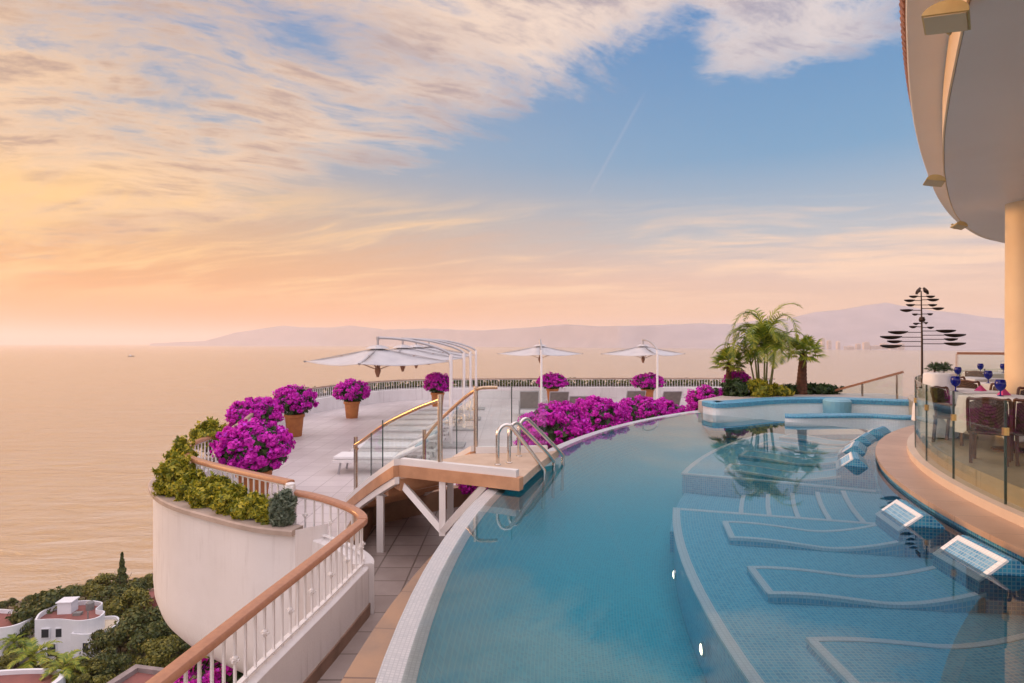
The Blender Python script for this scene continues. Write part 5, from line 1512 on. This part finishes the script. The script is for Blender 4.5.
# trees of the slope: four crown shapes, each tree with its own trunk and crown
def crown_mesh(kind, lm, n=3600):
    if kind == 'round': p, nr = clump_points(n, (1, 1, .8), 22, .36, .6); p[:, 2] += 1.5
    elif kind == 'cone':
        f = rng.random(n) ** .8; a = rng.random(n) * 2 * pi; rr = (1 - f) * .55 * (.55 + .45 * rng.random(n)) * (1 + .25 * np.sin(f * 40))
        p = np.stack([rr * np.cos(a), rr * np.sin(a), .5 + f * 2.9], 1); nr = np.stack([np.cos(a), np.sin(a), .4 + 0 * a], 1) + rng.normal(size=(n, 3)) * .4
    else: p, nr = clump_points(n, (1.15, 1.1, .62), 16, .42, .66); p[:, 2] += 1.15
    return leaf_mesh('crown', p, nr, .085, lm, 1.8, .2)
def tree_trunk(h, r0):
    m = MB(); m.tube([(0, 0, -.5), (.03, 0, h * .5), (.0, .03, h)], [r0, r0 * .8, r0 * .5], 8)
    for k in range(4):
        a = k * 1.6 + .4; m.tube([(0, 0, h * .6), (.28 * cos(a), .28 * sin(a), h * .95), (.55 * cos(a), .55 * sin(a), h * 1.25)], [r0 * .45, r0 * .3, r0 * .12], 5)
    return m.mesh('trunk', BARK)
CRN = {}
for kd in ('round', 'cone', 'wide'):
    for nm, lm in (('dark', LEAF_T), ('olive', LEAF_T2)): CRN[kd, nm] = crown_mesh(kd, lm)
TRK = {'round': tree_trunk(1.5, .09), 'cone': tree_trunk(1.8, .07), 'wide': tree_trunk(1.1, .09)}
TR = [  # base pixel, scale in metres, crown kind, tone, label
    ((122, 612), 2.9, 'cone', 'dark', 'dark conifer standing tallest above the village trees'),
    ((103, 612), 3.0, 'round', 'olive', 'olive round tree left of the tall conifer'), ((86, 606), 2.4, 'wide', 'dark', 'dark spreading tree on the shore behind the white curvy house'),
    ((70, 603), 2.0, 'wide', 'olive', 'olive spreading tree on the shore behind the curvy roof'), ((52, 606), 1.7, 'wide', 'dark', 'low dark tree on the shore left of the curvy roof'),
    ((30, 610), 1.5, 'wide', 'dark', 'low dark tree on the shore behind the left edge house'), ((8, 612), 1.3, 'wide', 'dark', 'lowest shoreline tree at the left frame edge'),
    ((114, 630), 3.0, 'round', 'dark', 'dark round tree at the foot of the tall conifer'), ((133, 622), 2.7, 'round', 'dark', 'dark round tree right of the tall conifer'),
    ((131, 640), 3.0, 'round', 'olive', 'olive round tree below the tall conifer'), ((148, 600), 2.1, 'round', 'olive', 'olive round tree on the shore near the planter wall'),
    ((141, 606), 1.6, 'wide', 'dark', 'low dark tree on the shore between conifer and planter wall'), ((158, 596), 1.6, 'round', 'dark', 'dark round tree touching the planter wall outline on the shore'),
    ((46, 654), 3.5, 'round', 'dark', 'big dark round tree in front of the white curvy house'), ((24, 640), 1.9, 'round', 'dark', 'dark round tree between the left edge house and the curvy house'),
    ((38, 640), 2.2, 'round', 'olive', 'olive round tree between the two white houses'), ((88, 700), 1.9, 'wide', 'olive', 'olive spreading tree at the foot of the cream roofed annex'),
    ((112, 684), 1.8, 'wide', 'dark', 'dark spreading tree right of the cream roofed annex'), ((120, 664), 2.6, 'wide', 'dark', 'dark spreading tree above the square red roof'),
    ((135, 652), 2.5, 'wide', 'olive', 'olive spreading tree in the middle of the slope'), ((147, 664), 3.0, 'round', 'dark', 'dark round tree right of the middle of the slope'),
    ((160, 655), 2.5, 'wide', 'dark', 'dark spreading tree below the maroon roof'), ((172, 650), 2.0, 'wide', 'olive', 'olive spreading tree below the maroon roof corner'),
    ((178, 662), 1.8, 'wide', 'dark', 'dark spreading tree beside the wooden handrail'), ((190, 652), 2.1, 'wide', 'olive', 'yellowish spreading tree under the planter wall'),
    ((160, 674), 2.2, 'wide', 'olive', 'olive spreading tree against the wooden handrail, low'), ((58, 700), 2.0, 'wide', 'olive', 'olive spreading tree at the bottom left of the square red roof'),
    ((92, 694), 2.0, 'wide', 'dark', 'dark spreading tree at the bottom edge left of the square red roof'), ((4, 664), 2.0, 'wide', 'dark', 'dark spreading tree at the left frame edge below the house'),
    ((18, 672), 1.7, 'wide', 'olive', 'olive spreading tree left of the lower village palm'), ((205, 650), 2.3, 'wide', 'dark', 'dark spreading tree seen between balusters under the planter'),
    ((140, 636), 1.9, 'wide', 'dark', 'dark spreading tree left of the maroon roof'), ((114, 656), 1.7, 'wide', 'dark', 'dark spreading tree between annex and middle slope'),
    ((52, 690), 1.9, 'wide', 'dark', 'dark spreading tree at the bottom edge right of the rounded house'), ((218, 668), 2.3, 'wide', 'olive', 'olive spreading tree seen between balusters')]
for (pp, s, kd, tone, lb) in TR:
    b = hill_point(*pp); r = empty('tree', b, random.random() * 6.28, lb, 'tree', 'trees on the slope below the terrace')
    s *= .92
    r.scale = (s, s, s * random.uniform(.9, 1.1))
    add_mesh('crown', CRN[kd, tone], r); add_mesh('trunk', TRK[kd], r)
# village palms
def village_palm(h, L):
    o = empty('coconut_palm', (0, 0, 0), 0, None, 'palm')
    trunk_mesh(h, .2, .13, .4).build('trunk', BARK, o)
    cr = MB()
    for k in range(17): frond_feather(cr, (.4, 0, h), k * 2.4, radians(70 - 85 * (k / 17)), L * random.uniform(.85, 1.1), radians(70), .8, 18, .075)
    cr.build('crown', LEAF_P, o, 'leaf'); return o
src = village_palm(4.2, 2.9)
for i, (pp, s, lb) in enumerate([((30, 696), .95, 'yellow green coconut palm nearest the rounded house in the bottom corner'), ((60, 706), .8, 'coconut palm below the white curvy house'), ((15, 668), .7, 'small coconut palm by the left frame edge')]):
    o = src if i == 0 else copy_tree(src); place(o, hill_point(*pp), i * 1.3, s, lb, 'coconut palms in the village')
# scrub covering the slope between trees
pts = []
while len(pts) < 16000:
    s = random.uniform(10, 150); t = random.uniform(-70, 60); x = -.51 * s + .86 * t; y = .86 * s + .51 * t
    if y < 10: continue
    if mn.noise(Vector((x / 7, y / 7, 4))) < -.12: continue
    pts.append((x, y, ground_z(x, y) + random.uniform(.05, .9)))
pts = np.array(pts); me = leaf_mesh('scrub', pts, rng.normal(size=pts.shape) * .6 + np.array([0, 0, 1]), .55, LEAF_T2, 1.5, .2, .5)
tag(add_mesh('scrub', me), kind='stuff')
# shoreline rocks
src = None
for i in range(26):
    f = i / 25; px = 0 + 168 * f; py = 607 - 30 * f + random.uniform(-2.5, 1.5)
    q = P(px, py, Z_SEA + .2); b_ = bmesh.new(); bmesh.ops.create_icosphere(b_, subdivisions=2, radius=1)
    for v in b_.verts: v.co *= 1 + .35 * mn.noise(v.co * 1.3 + Vector((i, 0, 0)))
    me = bpy.data.meshes.new('shore_rock'); b_.to_mesh(me); b_.free(); me.materials.append(mat('shore_rock', (.16, .11, .09), .9, (.09, .065, .055), 1.5, bump=.3, bs=6))
    o = add_mesh('shore_rock', me, None, q); s = random.uniform(.5, 1.5); o.scale = (s * 1.5, s, s * .6); o.rotation_euler = (0, 0, random.random() * 6)
    tag(o, 'dark weathered boulder at the waterline below the village', 'rock', 'rocks along the shoreline')

# ------------------------------------------------------------------ boat and the far town
q = P(131, 356.5, Z_SEA); bt = empty('boat', (q.x, q.y, Z_SEA), .5, 'tiny dark motor boat alone on the open sea', 'boat')
m = MB(); N = 8; vs = []
for i in range(N + 1):
    u = i / N; w = 3.0 * (1 - (2 * u - 1) ** 4) * (1 if u < .5 else (1 - .6 * (u - .5))) + .05
    for (y, z) in ((-w, 2.6), (-w * .6, -.4), (w * .6, -.4), (w, 2.6)): vs.append(((u - .5) * 22, y, z + (.9 * u * u if z > 1 else 0)))
m.add(vs, [(i * 4 + j, i * 4 + (j + 1) % 4, (i + 1) * 4 + (j + 1) % 4, (i + 1) * 4 + j) for i in range(N) for j in range(4)] + [(0, 1, 2, 3), (N * 4 + 3, N * 4 + 2, N * 4 + 1, N * 4)])
m.build('hull', mat('boat_hull', (.05, .05, .07), .5), bt)
m = MB(); m.box((-2, 0, 4.0), (8, 3.6, 3.0)); m.box((-2.4, 0, 6.2), (5, 3.0, 1.4)); m.build('cabin', HOUSEW, bt)
TOWN = [(772, 9, 30), (786, 12, 26), (798, 9, 40), (812, 14, 24), (822.5, 6, 88), (829, 6, 70), (838, 5, 62), (849, 16, 26), (858, 7, 44), (866, 10, 56), (875, 18, 30), (884, 12, 48), (893, 14, 36), (901, 9, 44), (748, 10, 24), (730, 10, 20)]
for i, (px, w, h) in enumerate(TOWN):
    Y = interp(SHORE, px) + 160 + 40 * (i % 3); x = (px - PX0) / F * Y; wm = w * Y / F * .55
    r = empty('seafront_building', (x, Y, Z_SEA + 1), random.uniform(-.2, .2), 'pale hazy block on the far seafront of the bay', 'building', 'far seafront buildings')
    m = MB(); m.box((0, 0, h / 2), (wm, 26, h)); m.box((wm * .1, 0, h + 2.5), (wm * .4, 12, 5)); m.build('wall', mat('town_wall', (.62, .50, .44), .8, (.50, .38, .33), .02), r)
    m = MB()
    for k in range(max(2, int(h / 7))): m.box((0, -13.2, 4 + k * 7), (wm * .9, .5, 2.6))
    m.build('windows', WINDOW, r)

# ================================================================== HAZE
m = MB(); zb, ztop = -66.0, 440.0
m.box((0, 19000, (zb + ztop) / 2), (84000, 46000, ztop - zb))
hz = m.build('haze', mat('_tmp', (1, 1, 1))); hz.data.materials.clear()
hm = bpy.data.materials.new('haze'); hm.use_nodes = True; hm.node_tree.nodes.clear(); g = G(hm.node_tree)
o_ = g.n('ShaderNodeOutputMaterial'); v_ = g.n('ShaderNodeVolumePrincipled')
v_.inputs['Color'].default_value = (.97, .88, .83, 1); v_.inputs['Density'].default_value = .95e-4; v_.inputs['Anisotropy'].default_value = .26
hm.node_tree.links.new(v_.outputs[0], o_.inputs['Volume'])
hz.data.materials.append(hm); hz['kind'] = 'stuff'
